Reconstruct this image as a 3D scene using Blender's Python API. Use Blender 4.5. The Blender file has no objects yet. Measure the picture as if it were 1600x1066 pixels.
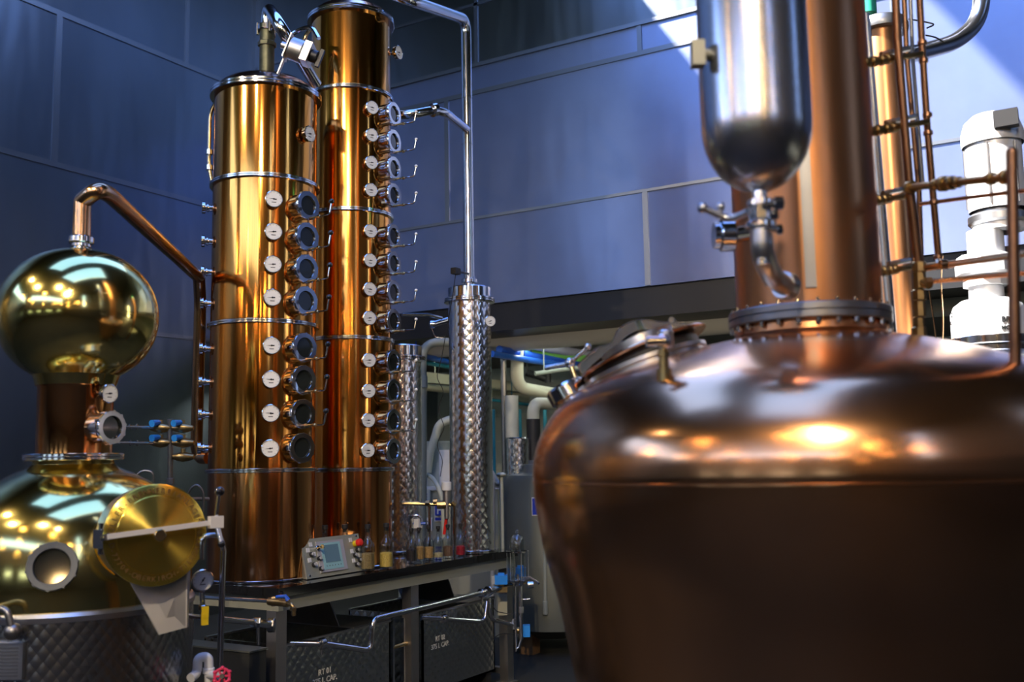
import bpy, bmesh, math, random
from math import sin, cos, pi, radians as R, sqrt, atan2
from mathutils import Vector, Matrix
random.seed(7)
SC = bpy.context.scene
COL = SC.collection

# ------------------------------------------------------------------ camera
FPX = 1578.0
YAW, PIT, ROL = R(30.8), R(6.76), R(-1.0)
FW = Vector((-sin(YAW)*cos(PIT), cos(YAW)*cos(PIT), sin(PIT)))
_rt = Vector((cos(YAW), sin(YAW), 0)); _up = _rt.cross(FW)
RT = _rt*cos(ROL) + _up*sin(ROL); UP = -_rt*sin(ROL) + _up*cos(ROL)
EYE = Vector((0, 0, 1.5))
cd = bpy.data.cameras.new('camera'); cam = bpy.data.objects.new('camera', cd); COL.objects.link(cam)
cam.matrix_world = Matrix(((RT.x, UP.x, -FW.x, EYE.x), (RT.y, UP.y, -FW.y, EYE.y), (RT.z, UP.z, -FW.z, EYE.z), (0, 0, 0, 1)))
cd.sensor_width = 36; cd.lens = FPX*36/1600; cd.clip_end = 200; cd.clip_start = .05
cd.dof.use_dof = True; cd.dof.focus_distance = 5.4; cd.dof.aperture_fstop = 2.4
SC.camera = cam
SC.view_settings.view_transform = 'Standard'; SC.view_settings.look = 'None'
SC.view_settings.gamma = 1; SC.view_settings.use_curve_mapping = False
SC.view_settings.exposure = 0.50
SC.cycles.max_bounces = 10; SC.cycles.glossy_bounces = 6; SC.cycles.transmission_bounces = 8
SC.cycles.sample_clamp_indirect = 6; SC.cycles.caustics_reflective = False; SC.cycles.caustics_refractive = False

# ------------------------------------------------------------------ world: daylight, blue above, hazy bright at the horizon, green below
w = bpy.data.worlds.new('world'); SC.world = w; w.use_nodes = True
nt = w.node_tree; nt.nodes.clear()
tc = nt.nodes.new('ShaderNodeTexCoord'); sx = nt.nodes.new('ShaderNodeSeparateXYZ')
rp = nt.nodes.new('ShaderNodeValToRGB'); bg = nt.nodes.new('ShaderNodeBackground'); wo = nt.nodes.new('ShaderNodeOutputWorld')
mp = nt.nodes.new('ShaderNodeMapRange'); mp.inputs['From Min'].default_value = -1; mp.inputs['From Max'].default_value = 1
nt.links.new(tc.outputs['Generated'], sx.inputs[0]); nt.links.new(sx.outputs['Z'], mp.inputs['Value'])
nt.links.new(mp.outputs[0], rp.inputs[0]); nt.links.new(rp.outputs[0], bg.inputs[0]); nt.links.new(bg.outputs[0], wo.inputs[0])
els = rp.color_ramp.elements
els[0].position = 0; els[0].color = (.03, .05, .02, 1)
els[1].position = 1; els[1].color = (.10, .24, .75, 1)
for p_, c_ in ((.49, (.10, .16, .06, 1)), (.505, (.55, .68, .72, 1)), (.56, (.50, .66, .95, 1)), (.7, (.24, .42, .95, 1))):
    e_ = els.new(p_); e_.color = c_
bg.inputs['Strength'].default_value = 4.0

# ------------------------------------------------------------------ sun through the roof light
SUND = Vector((.667, .6, -1)).normalized()
sd = bpy.data.lights.new('sun', 'SUN'); sd.energy = 28; sd.angle = R(1.2); sd.color = (1, .97, .93)
so = bpy.data.objects.new('sun', sd); COL.objects.link(so); so.rotation_euler = SUND.to_track_quat('-Z', 'Y').to_euler()

# ------------------------------------------------------------------ helpers: from a picture point to a place in the room
def ray(px, py): return FW + RT*((px-800)/FPX) + UP*((533-py)/FPX)
def onz(px, py, z): r = ray(px, py); return EYE + r*((z-1.5)/r.z)
def onx(px, py, x): r = ray(px, py); return EYE + r*(x/r.x)
def ony(px, py, y): r = ray(px, py); return EYE + r*(y/r.y)
def atd(px, py, d): return EYE + ray(px, py)*d
def zl(cx, cy, py):                      # height on the vertical line at (cx, cy) that shows at picture row py
    k = (533-py)/FPX; v = Vector((cx, cy, -1.5))
    return (k*v.dot(FW) - v.dot(UP)) / (UP.z - k*FW.z)
def cyl(px, py, c, r):                   # where the sight line through px, py meets the near side of an upright cylinder
    d = ray(px, py); ox, oy = -c[0], -c[1]
    a = d.x**2+d.y**2; b = 2*(ox*d.x+oy*d.y); q = ox*ox+oy*oy-r*r
    disc = b*b-4*a*q
    t = (-b-sqrt(max(disc, 0)))/(2*a)
    return EYE + d*t

# ------------------------------------------------------------------ materials
MATS = {}
def newmat(name):
    m = bpy.data.materials.new(name); m.use_nodes = True; MATS[name] = m
    return m, m.node_tree, m.node_tree.nodes['Principled BSDF']
def pm(name, col, rough=.5, metal=0., noise=0., nscale=6., stretch=(1, 1, 1), bump=0., bscale=30., bstretch=(1, 1, 1),
       coat=0., trans=0., ior=1.45, emis=None, estr=0., aniso=0., uv=False, rvar=0., bdist=.002):
    m, t, b = newmat(name)
    b.inputs['Base Color'].default_value = (*col, 1); b.inputs['Roughness'].default_value = rough
    b.inputs['Metallic'].default_value = metal; b.inputs['Coat Weight'].default_value = coat
    b.inputs['Coat Roughness'].default_value = .05
    b.inputs['Transmission Weight'].default_value = trans; b.inputs['IOR'].default_value = ior
    b.inputs['Anisotropic'].default_value = aniso
    if emis: b.inputs['Emission Color'].default_value = (*emis, 1); b.inputs['Emission Strength'].default_value = estr
    N = t.nodes.new; Lk = t.links.new
    if aniso:                                       # brushed along U: lights smear across the grain
        b.inputs['Anisotropic Rotation'].default_value = .25; tg = N('ShaderNodeTangent'); tg.direction_type = 'UV_MAP'; tg.uv_map = 'UVMap'; Lk(tg.outputs[0], b.inputs['Tangent'])
    def tex(scale, st, detail=4):
        c = N('ShaderNodeTexCoord'); mpn = N('ShaderNodeMapping'); mpn.inputs['Scale'].default_value = st
        n = N('ShaderNodeTexNoise'); n.inputs['Scale'].default_value = scale; n.inputs['Detail'].default_value = detail
        Lk(c.outputs['UV' if uv else 'Object'], mpn.inputs[0]); Lk(mpn.outputs[0], n.inputs['Vector']); return n
    if noise or rvar:
        n = tex(nscale, stretch)
        if noise:
            mx = N('ShaderNodeMix'); mx.data_type = 'RGBA'
            mx.inputs[6].default_value = (*[c*(1-noise) for c in col], 1); mx.inputs[7].default_value = (*[min(1, c*(1+noise)) for c in col], 1)
            rr = N('ShaderNodeMapRange'); rr.inputs['From Min'].default_value = .3; rr.inputs['From Max'].default_value = .7
            Lk(n.outputs[0], rr.inputs[0]); Lk(rr.outputs[0], mx.inputs[0]); Lk(mx.outputs[2], b.inputs['Base Color'])
        if rvar:
            rr = N('ShaderNodeMapRange'); rr.inputs['From Min'].default_value = .3; rr.inputs['From Max'].default_value = .7
            rr.inputs['To Min'].default_value = max(.02, rough-rvar); rr.inputs['To Max'].default_value = rough+rvar
            Lk(n.outputs[0], rr.inputs[0]); Lk(rr.outputs[0], b.inputs['Roughness'])
    if bump:
        n = tex(bscale, bstretch, 3); bn = N('ShaderNodeBump'); bn.inputs['Strength'].default_value = bump
        bn.inputs['Distance'].default_value = bdist
        Lk(n.outputs[0], bn.inputs['Height']); Lk(bn.outputs[0], b.inputs['Normal'])
    return m
def quilt(name, col, rough, cell, strength, dist=.004, turn=45., uvs=(1, 1)):
    """stainless sheet pressed with a close grid of round swirls"""
    m, t, b = newmat(name); N = t.nodes.new; Lk = t.links.new
    b.inputs['Base Color'].default_value = (*col, 1); b.inputs['Metallic'].default_value = 1; b.inputs['Roughness'].default_value = rough
    c = N('ShaderNodeTexCoord'); mp_ = N('ShaderNodeMapping'); mp_.inputs['Rotation'].default_value = (0, 0, R(turn))
    mp_.inputs['Scale'].default_value = (uvs[0]/cell, uvs[1]/cell, 1)
    v = N('ShaderNodeTexVoronoi'); v.voronoi_dimensions = '2D'; v.inputs['Scale'].default_value = 1; v.inputs['Randomness'].default_value = .0
    Lk(c.outputs['UV'], mp_.inputs[0]); Lk(mp_.outputs[0], v.inputs['Vector'])
    mul = N('ShaderNodeMath'); mul.operation = 'POWER'; mul.inputs[1].default_value = 1.6
    Lk(v.outputs['Distance'], mul.inputs[0])
    bn = N('ShaderNodeBump'); bn.inputs['Strength'].default_value = strength; bn.inputs['Distance'].default_value = dist; bn.invert = True
    Lk(mul.outputs[0], bn.inputs['Height']); Lk(bn.outputs[0], b.inputs['Normal'])
    return m

M = {}
M['copper'] = pm('polished_copper', (.80, .36, .13), .13, 1, noise=.10, nscale=3, stretch=(1.2, .25, 1), bump=.28, bscale=7, bstretch=(2.2, .12, 1), uv=True, rvar=.04, bdist=.004)
M['copper_section'] = pm('polished_copper_gold', (.82, .345, .07), .12, 1, noise=.10, nscale=3, stretch=(1.4, .2, 1), bump=.28, bscale=8, bstretch=(2, .1, 1), uv=True, rvar=.04, bdist=.004)
M['copper_pink'] = pm('fresh_copper', (.95, .58, .42), .14, 1, bump=.1, bscale=6)
M['still_copper'] = pm('still_copper', (.78, .40, .19), .20, 1, noise=.10, nscale=2.2, bump=.08, bscale=5, rvar=.03, bdist=.01)
M['still_column'] = pm('brushed_copper', (.50, .23, .10), .34, 1, noise=.16, nscale=3, stretch=(3, .3, 1), uv=True, bump=.2, bscale=8, bstretch=(3, .2, 1), rvar=.05)
M['brass_pot'] = pm('yellow_polished_copper', (.84, .68, .23), .13, 1, noise=.06, nscale=2, bump=.14, bscale=4, rvar=.02, bdist=.008)
M['pipe_copper'] = pm('aged_copper_pipe', (.60, .36, .19), .2, 1, noise=.2, nscale=8)
M['pipe_brown'] = pm('tarnished_copper_pipe', (.30, .16, .09), .36, 1, noise=.3, nscale=10)
M['bronze'] = pm('tarnished_brass', (.36, .26, .12), .34, 1, noise=.3, nscale=20)
M['valve_green'] = pm('dark_olive_bronze', (.10, .10, .06), .42, .8, noise=.3, nscale=20)
M['brass'] = pm('bright_brass', (.80, .60, .28), .2, 1)
M['steel'] = pm('polished_stainless', (.72, .72, .73), .13, 1)
M['steel_satin'] = pm('satin_stainless', (.60, .60, .60), .3, 1, noise=.08, nscale=5, bump=.1, bscale=60, bstretch=(.1, .1, 1))
M['steel_vessel'] = pm('brushed_stainless_vessel', (.62, .62, .64), .25, 1, bump=.5, bscale=10, bstretch=(3, .12, 1), uv=True)
M['alloy'] = pm('matt_light_alloy', (.72, .71, .68), .5, .5)
M['steel_dark'] = pm('dull_dark_steel', (.28, .28, .28), .38, 1, noise=.2, nscale=3)
M['steel_brush'] = pm('leg_brushed_steel', (.52, .50, .46), .40, 1, bump=.2, bscale=80, bstretch=(1, 1, .02))
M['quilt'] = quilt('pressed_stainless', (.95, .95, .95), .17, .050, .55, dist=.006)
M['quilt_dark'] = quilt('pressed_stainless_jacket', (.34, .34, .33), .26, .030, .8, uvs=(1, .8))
M['quilt_tank'] = quilt('pressed_stainless_tank', (.60, .61, .58), .22, .045, .9, dist=.006)
M['panel'] = pm('wall_steel_sheet', (.46, .48, .52), .31, 1, noise=.08, nscale=1.5, bump=.35, bscale=1.1, rvar=.06, bdist=.05)
M['panel_dark'] = pm('dark_steel_sheet', (.24, .27, .31), .30, 1, noise=.12, nscale=1.2, bump=.35, bscale=1.3, bstretch=(1, 1, .25), stretch=(1, 1, .4), bdist=.07, aniso=.8)
M['panel_bulk'] = pm('sky_tinted_bulkhead_steel', (.31, .36, .54), .31, .80, noise=.07, nscale=2, bump=.16, bscale=1.6, bstretch=(1, 1, .2), bdist=.05, aniso=.8)  # steel tinted blue: the sky's reflection is put into the base colour
M['batten'] = pm('seam_batten_steel', (.30, .31, .33), .35, 1)
M['black'] = pm('black_paint', (.012, .012, .013), .4)
M['granite'] = pm('polished_black_granite', (.012, .012, .012), .07, 0, noise=.5, nscale=90, coat=.5)
M['rubber'] = pm('black_rubber', (.02, .02, .02), .5)
M['knob'] = pm('black_knob_plastic', (.01, .01, .012), .12, coat=1)
M['dial'] = pm('dial_white', (.80, .80, .76), .45)
M['ink'] = pm('black_ink', (.02, .02, .02), .5)
def thin_glass():
    m, t, b = newmat('clear_thin_glass'); N = t.nodes.new; Lk = t.links.new
    tr = N('ShaderNodeBsdfTransparent'); tr.inputs[0].default_value = (.93, .95, .94, 1)
    gl = N('ShaderNodeBsdfGlossy'); gl.inputs['Roughness'].default_value = .02
    lw = N('ShaderNodeLayerWeight'); lw.inputs[0].default_value = .35
    mr = N('ShaderNodeMapRange'); mr.inputs['To Min'].default_value = .07; mr.inputs['To Max'].default_value = .95
    mx = N('ShaderNodeMixShader'); Lk(lw.outputs['Facing'], mr.inputs[0]); Lk(mr.outputs[0], mx.inputs[0])
    pw = N('ShaderNodeMath'); pw.operation = 'POWER'; pw.inputs[1].default_value = 2.2; Lk(lw.outputs['Facing'], pw.inputs[0]); Lk(pw.outputs[0], mr.inputs[0])
    Lk(tr.outputs[0], mx.inputs[1]); Lk(gl.outputs[0], mx.inputs[2]); Lk(mx.outputs[0], t.nodes['Material Output'].inputs[0]); return m
M['glass'] = thin_glass()
M['sight'] = pm('dark_sight_glass', (.02, .024, .022), .05, 0, coat=1)
M['cream'] = pm('cream_plastic_pipe', (.62, .63, .50), .4)
M['grey_pipe'] = pm('grey_painted_duct', (.62, .63, .62), .45)
M['grey_green'] = pm('grey_green_pipe', (.34, .37, .32), .35)
M['blue_pipe'] = pm('blue_painted_pipe', (.02, .12, .55), .35)
M['teal_pipe'] = pm('teal_painted_pipe', (.02, .20, .28), .4)
M['lime'] = pm('lime_painted_pipe', (.28, .75, .16), .4)
M['lilac'] = pm('pale_lilac_pipe', (.55, .58, .75), .4)
M['white'] = pm('white_plastic', (.8, .8, .78), .4)
M['blue'] = pm('blue_plastic', (.03, .28, .80), .35)
M['blue_handle'] = pm('deep_blue_plastic', (.02, .10, .55), .35)
M['grey_plastic'] = pm('grey_plastic', (.42, .43, .42), .45)
M['red'] = pm('red_plastic', (.75, .03, .02), .3)
M['pinkred'] = pm('red_enamel', (.70, .04, .10), .35)
M['yellow'] = pm('yellow_plastic', (.80, .58, .02), .4)
M['green'] = pm('green_enamel', (.05, .45, .28), .3)
M['box'] = pm('greenish_grey_enclosure', (.40, .41, .33), .40, .35)
M['box_side'] = pm('enclosure_side', (.30, .28, .20), .42, .6)
M['screen_frame'] = pm('screen_frame_grey', (.42, .42, .46), .45)
M['screen_teal'] = pm('screen_surround_teal', (.32, .58, .60), .4)
M['screen'] = pm('screen_lcd', (.06, .10, .14), .12, coat=1, emis=(.10, .17, .22), estr=.25)
M['sign_blue'] = pm('sign_blue', (.01, .04, .42), .4)
M['block'] = pm('painted_block_wall', (.30, .33, .31), .7, noise=.1, nscale=3)
M['floor'] = pm('dark_concrete_floor', (.030, .030, .022), .7, noise=.3, nscale=1.6, bump=.2, bscale=12)
M['engraved'] = pm('engraved_brown', (.10, .05, .012), .6)
M['dark_ring'] = pm('dark_grey_ring', (.10, .11, .12), .4, .6)
M['black_wall'] = pm('near_black_wall', (.022, .02, .018), .6)
M['dark_sheet'] = pm('dark_sheet_steel', (.05, .052, .048), .35, .3)
M['ceil'] = pm('dark_ceiling', (.13, .12, .11), .7)
M['dark_wall'] = pm('warm_dark_wall', (.15, .115, .08), .6, noise=.3, nscale=.8)
M['plywood'] = pm('warm_timber', (.22, .12, .05), .5, noise=.3, nscale=3, stretch=(1, 1, .1))
M['tankgreen'] = pm('green_grey_tank_steel', (.16, .17, .14), .42, .5, noise=.12, nscale=2)
M['bucket'] = pm('translucent_white_plastic', (.45, .50, .47), .45)
M['lampglow'] = pm('lamp_bulb_glow', (1, .8, .5), .4, emis=(1, .62, .25), estr=70)
M['tubeglow'] = pm('lamp_tube_glow', (1, 1, 1), .4, emis=(.9, 1, .92), estr=14)
M['grain_olive'] = pm('olive_grain', (.32, .22, .09), .7, noise=.5, nscale=260)
M['grain_gold'] = pm('golden_grain', (.80, .52, .12), .6, noise=.35, nscale=230)
M['grain_dark'] = pm('dark_berries', (.03, .025, .03), .5, noise=.6, nscale=150)
M['grain_tan'] = pm('tan_grain', (.58, .34, .13), .6, noise=.4, nscale=230)
M['grain_pale'] = pm('pale_seeds', (.62, .52, .30), .6, noise=.5, nscale=200)
M['grain_brown'] = pm('brown_seeds', (.20, .11, .07), .6, noise=.5, nscale=230)
M['grain_red'] = pm('red_berries', (.42, .02, .04), .4, noise=.6, nscale=150)
# spun brass lid: grooves run round the centre so lights smear into rays
def spun():
    m, t, b = newmat('spun_brass'); N = t.nodes.new; Lk = t.links.new
    b.inputs['Base Color'].default_value = (.95, .70, .12, 1); b.inputs['Metallic'].default_value = 1
    b.inputs['Roughness'].default_value = .24; b.inputs['Anisotropic'].default_value = .92; b.inputs['Anisotropic Rotation'].default_value = .25
    tg = N('ShaderNodeTangent'); tg.direction_type = 'RADIAL'; tg.axis = 'Z'; Lk(tg.outputs[0], b.inputs['Tangent'])
    return m
M['spun'] = spun()

# ------------------------------------------------------------------ mesh building
def frame(o, n, upv=Vector((0, 0, 1))):
    """matrix at o whose local Z is n; local Y as near as can be to upv"""
    n = Vector(n).normalized(); x = upv.cross(n)
    if x.length < 1e-4: x = Vector((1, 0, 0))
    x.normalize(); y = n.cross(x)
    return Matrix(((x.x, y.x, n.x, o[0]), (x.y, y.y, n.y, o[1]), (x.z, y.z, n.z, o[2]), (0, 0, 0, 1)))
T = Matrix.Translation
class B:
    def __init__(s): s.v = []; s.f = []; s.uv = []
    def _add(s, vs, fs, uvs=None, Mx=None):
        o = len(s.v)
        s.v += [tuple((Mx @ Vector(v)) if Mx is not None else v) for v in vs]
        for i, f in enumerate(fs):
            s.f.append([o+k for k in f]); s.uv.append(uvs[i] if uvs else [(0, 0)]*len(f))
        return s
    def lathe(s, prof, Mx=None, seg=32, a0=0, a1=2*pi, rref=None, tilt=None):
        """prof: list of (radius, height) turned about local Z"""
        full = abs(a1-a0-2*pi) < 1e-6; rr = rref or max(p[0] for p in prof)
        L = [0]
        for i in range(1, len(prof)): L.append(L[-1]+math.dist(prof[i], prof[i-1]))
        vs = []; n = seg if full else seg+1
        for r, z in prof:
            for k in range(n):
                a = a0+(a1-a0)*k/seg; vs.append((r*cos(a), r*sin(a), z))
        fs = []; us = []
        for i in range(len(prof)-1):
            for k in range(seg):
                k2 = (k+1) % n if full else k+1
                fs.append([i*n+k, i*n+k2, (i+1)*n+k2, (i+1)*n+k])
                u0, u1 = rr*(a1-a0)*k/seg, rr*(a1-a0)*(k+1)/seg
                us.append([(u0, L[i]), (u1, L[i]), (u1, L[i+1]), (u0, L[i+1])])
        return s._add(vs, fs, us, Mx)
    def cyl(s, r, z0, z1, Mx=None, seg=24, r2=None, bev=0):
        r2 = r if r2 is None else r2
        b = min(bev, r*.5, r2*.5, abs(z1-z0)*.4)
        if b: return s.lathe([(1e-5, z0), (r-b, z0), (r, z0+b), (r2, z1-b), (r2-b, z1), (1e-5, z1)], Mx, seg)
        return s.lathe([(1e-5, z0), (r, z0), (r2, z1), (1e-5, z1)], Mx, seg)
    def ring(s, ri, ro, z0, z1, Mx=None, seg=32):
        return s.lathe([(ri, z0), (ro, z0), (ro, z1), (ri, z1), (ri, z0)], Mx, seg)
    def box(s, a, b, Mx=None):
        x0, y0, z0 = a; x1, y1, z1 = b
        vs = [(x0, y0, z0), (x1, y0, z0), (x1, y1, z0), (x0, y1, z0), (x0, y0, z1), (x1, y0, z1), (x1, y1, z1), (x0, y1, z1)]
        fs = [[0, 3, 2, 1], [4, 5, 6, 7], [0, 1, 5, 4], [2, 3, 7, 6], [1, 2, 6, 5], [3, 0, 4, 7]]
        us = []
        for i, f in enumerate(fs):
            ax = (0, 1) if i < 2 else ((0, 2) if i < 4 else (1, 2))
            us.append([(vs[k][ax[0]], vs[k][ax[1]]) for k in f])
        return s._add(vs, fs, us, Mx)
    def prism(s, pts, z0, z1, Mx=None):
        n = len(pts); vs = [(x, y, z0) for x, y in pts]+[(x, y, z1) for x, y in pts]
        fs = [list(range(n-1, -1, -1)), list(range(n, 2*n))]+[[i, (i+1) % n, n+(i+1) % n, n+i] for i in range(n)]
        return s._add(vs, fs, None, Mx)
    def sphere(s, r, Mx=None, seg=20, sz=1.):
        n = max(6, seg//2)
        return s.lathe([(max(1e-5, r*sin(pi*i/n)), -r*sz*cos(pi*i/n)) for i in range(n+1)], Mx, seg)
    def tube(s, pts, r, fil=0., seg=14, caps=True):
        P = [Vector(p) for p in pts]; Q = [P[0]]
        for i in range(1, len(P)-1):
            a, b, c = P[i-1], P[i], P[i+1]; u = (a-b); v = (c-b)
            f = 0 if isinstance(r, (list, tuple)) else min(fil, u.length*.48, v.length*.48)
            if f < 1e-4: Q.append(b); continue
            u = u.normalized(); v = v.normalized()
            for k in range(9):
                t_ = k/8; Q.append((b+u*f)*(1-t_)**2 + b*2*t_*(1-t_) + (b+v*f)*t_**2)
        Q.append(P[-1])
        rad = r if isinstance(r, (list, tuple)) else None
        vs = []; d0 = (Q[1]-Q[0]).normalized()
        x = d0.orthogonal().normalized(); L = 0; Ls = []
        for i, q in enumerate(Q):
            d = (Q[min(i+1, len(Q)-1)]-Q[max(i-1, 0)]).normalized()
            x = (x-d*x.dot(d)).normalized(); y = d.cross(x); rr = rad[i] if rad else r
            if i: L += (q-Q[i-1]).length
            Ls.append(L)
            for k in range(seg):
                a = 2*pi*k/seg; vs.append(tuple(q+x*rr*cos(a)+y*rr*sin(a)))
        fs = []; us = []; rr = rad[0] if rad else r
        for i in range(len(Q)-1):
            for k in range(seg):
                k2 = (k+1) % seg; fs.append([i*seg+k, i*seg+k2, (i+1)*seg+k2, (i+1)*seg+k])
                u0 = 2*pi*rr*k/seg; u1 = 2*pi*rr*(k+1)/seg; us.append([(u0, Ls[i]), (u1, Ls[i]), (u1, Ls[i+1]), (u0, Ls[i+1])])
        if caps:
            n = (len(Q)-1)*seg
            fs += [list(range(seg-1, -1, -1)), list(range(n, n+seg))]; us += [[(0, 0)]*seg]*2
        return s._add(vs, fs, us)
    def collar(s, p, d, r, h, seg=20, bev=.002):
        """a short ring centred at p along d"""
        return s.cyl(r, -h/2, h/2, frame(p, d), seg, bev=bev)
    def mesh(s, name, smooth=35, off=Vector((0, 0, 0))):
        me = bpy.data.meshes.new(name); me.from_pydata([tuple(Vector(v)-off) for v in s.v], [], s.f)
        uvl = me.uv_layers.new(name='UVMap'); i = 0
        for u in s.uv:
            for c in u: uvl.data[i].uv = c; i += 1
        bm = bmesh.new(); bm.from_mesh(me)
        bmesh.ops.remove_doubles(bm, verts=bm.verts, dist=2e-5)
        bmesh.ops.recalc_face_normals(bm, faces=bm.faces); bm.to_mesh(me); bm.free()
        if smooth:
            me.polygons.foreach_set('use_smooth', [True]*len(me.polygons)); me.set_sharp_from_angle(angle=R(smooth))
        return me
def tag(o, label=None, cat=None, group=None, kind=None):
    if label: o['label'] = label
    if cat: o['category'] = cat
    if group: o['group'] = group
    if kind: o['kind'] = kind
    return o
def root(name, loc, label, cat, group=None):
    o = bpy.data.objects.new(name, None); COL.objects.link(o); o.location = loc; o.empty_display_size = .1
    return tag(o, label, cat, group)
WL = {}                                                  # world matrix of every object, kept by name
def wm(o): return WL[o.name] if o.name in WL else T(o.location)
def part(name, b, mat, parent=None, Mx=None, label=None, smooth=35):
    """link one mesh; vertices are world coordinates unless Mx (the object's world matrix) is given"""
    if isinstance(b, B):
        if Mx is None:
            xs = [v[0] for v in b.v]; ys = [v[1] for v in b.v]; zs = [v[2] for v in b.v]
            off = Vector(((min(xs)+max(xs))/2, (min(ys)+max(ys))/2, min(zs))); Mx = T(off)
            me = b.mesh(name, smooth, off)
        else: me = b.mesh(name, smooth)
    else: me = b
    if not me.materials: me.materials.append(M[mat] if isinstance(mat, str) else mat)
    o = bpy.data.objects.new(name, me); COL.objects.link(o)
    WL[o.name] = Mx.copy()
    if parent is not None:
        o.parent = parent; o.matrix_basis = wm(parent).inverted() @ Mx
    else: o.matrix_basis = Mx
    if label: o['label'] = label
    return o
def struct(name, b, mat, smooth=0): return tag(part(name, b, mat, smooth=smooth), kind='structure')
def single(name, b, mat, label, cat, group=None): return tag(part(name, b, mat), label, cat, group)
def text_b(s, size, Mx, depth=.0006, fat=0):
    cu = bpy.data.curves.new('t', 'FONT'); cu.body = s; cu.size = size; cu.align_x = 'CENTER'; cu.align_y = 'CENTER'
    cu.extrude = depth; cu.resolution_u = 3; cu.offset = fat
    o = bpy.data.objects.new('t', cu); COL.objects.link(o)
    me = o.to_mesh(); b = B(); b._add([v.co[:] for v in me.vertices], [list(p.vertices) for p in me.polygons], None, Mx)
    o.to_mesh_clear(); bpy.data.objects.remove(o); bpy.data.curves.remove(cu)
    return b
def merge(bs):
    o = B()
    for b in bs: o._add(b.v, b.f, b.uv)
    return o

# ================================================================== ROOM
XL, XR, YF, YB, ZC = -8.0, 6.0, -10.0, 11.4, 8.0
YK, YU = 7.5, 7.9                                     # face of the bulkhead, face of the upper wall
struct('floor', B().box((XL-.2, YF-.2, -.15), (XR+.2, YB+.2, 0)), 'floor')
hx0, hx1, hy0, hy1 = -5.04, -3.1, -.3, 7.85
gx0, gx1, gy0, gy1 = -1.9, .5, -1.6, 3.8              # second roof light, over the big still          # roof light
b = B()
b.box((XL-.2, YF-.2, ZC), (hx0, YU+.1, ZC+.15)).box((hx1, YF-.2, ZC), (gx0, YU+.1, ZC+.15))
b.box((hx0, YF-.2, ZC), (hx1, hy0, ZC+.15)).box((hx0, hy1, ZC), (hx1, YU+.1, ZC+.15))
b.box((gx1, YF-.2, ZC), (XR+.2, YU+.1, ZC+.15)).box((gx0, YF-.2, ZC), (gx1, gy0, ZC+.15)).box((gx0, gy1, ZC), (gx1, YU+.1, ZC+.15))
struct('ceiling', b, 'ceil')
struct('ceiling_mezzanine', B().box((XL, YU, 2.72), (XR, YB, 2.86)), 'ceil')
# left wall; its long high window behind the viewer is added for blue bulkhead reflections
wy0, wy1, wz0, wz1 = -8.8, -1.2, 4.6, 7.6
b = B()
b.box((XL-.2, wy1, 0), (XL, YB+.2, ZC)).box((XL-.2, YF, 0), (XL, wy0, ZC)).box((XL-.2, wy0, 0), (XL, wy1, wz0)).box((XL-.2, wy0, wz1), (XL, wy1, ZC))
struct('wall_left', b, 'panel_dark')
b = B()
for k in range(7): y = wy0+(wy1-wy0)*k/6; b.box((XL-.13, y-.03, wz0), (XL-.07, y+.03, wz1))
b.box((XL-.13, wy0, wz0), (XL-.07, wy1, wz0+.06)).box((XL-.13, wy0, wz1-.06), (XL-.07, wy1, wz1))
struct('window_1', b, 'black')
# unseen sun blockers added outside to keep sun off the windows behind the viewer
struct('trim_sun_block_high', B().box((XL-2.6, YF-2, 7.72), (XL-.2, 0, 7.8)).box((XL-.2, YF-1.8, 7.72), (XR, YF-.2, 7.8)), 'black')
struct('trim_sun_block_low', B().box((XL, YF-.9, 2.6), (XR, YF-.2, 2.66)), 'black')
# right wall with two tall slots of daylight
b = B(); segs = [(-10, -3.2), (-2.4, 4.6), (5.0, YB+.2)]
for a, c in segs: b.box((XR, a, 0), (XR+.2, c, ZC))
for a, c in ((-3.2, -2.4), (4.6, 5.0)): b.box((XR, a, 0), (XR+.2, c, 3.4)); b.box((XR, a, 7.2), (XR+.2, c, ZC))
struct('wall_right', b, 'dark_wall')
# front wall behind the viewer: low shop windows, high strip added for bulkhead reflection
fw = [(-6.8, -5.6), (-3.9, -2.6), (-1.0, .8), (2.6, 4.0)]
b = B(); xs = [XL-.2]+[v for p in fw for v in p]+[XR+.2]
for i in range(0, len(xs), 2): b.box((xs[i], YF-.2, 0), (xs[i+1], YF, 3))
for a, c in fw: b.box((a, YF-.2, 0), (c, YF, 1.70)); b.box((a, YF-.2, 2.2), (c, YF, 3))
struct('wall_front', b, 'black_wall')
b = B()
b.box((XL-.2, YF-.2, 3), (XR+.2, YF, 5.4)).box((XL-.2, YF-.2, 7.3), (XR+.2, YF, ZC)).box((XL-.2, YF-.2, 5.4), (-6.5, YF, 7.3)).box((4.5, YF-.2, 5.4), (XR+.2, YF, 7.3))
struct('wall_front_upper', b, 'dark_wall')
struct('trim_added_dark', B().box((XL, YF, 0), (XR, YF+.03, 1.4)), 'black'); struct('trim_added_dark', B().box((XR-.03, YF+.03, 0), (XR, 6.9, 2.6)), 'black_wall')  # unseen dark panels, added so the big still's lower body reflects dark
for i, (a, c) in enumerate(fw):
    b = B(); n = 4
    for k in range(n+1): x = a+(c-a)*k/n; b.box((x-.025, YF-.12, 1.70), (x+.025, YF-.06, 2.2))
    b.box((a, YF-.12, 1.70), (c, YF-.06, 1.74)).box((a, YF-.12, 2.16), (c, YF-.06, 2.2))
    struct('window_%d' % (i+2), b, 'black')
b = B()
for k in range(9): x = -6.5+11*k/8; b.box((x-.03, YF-.12, 5.4), (x+.03, YF-.06, 7.3))
struct('window_6', b, 'black')
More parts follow.
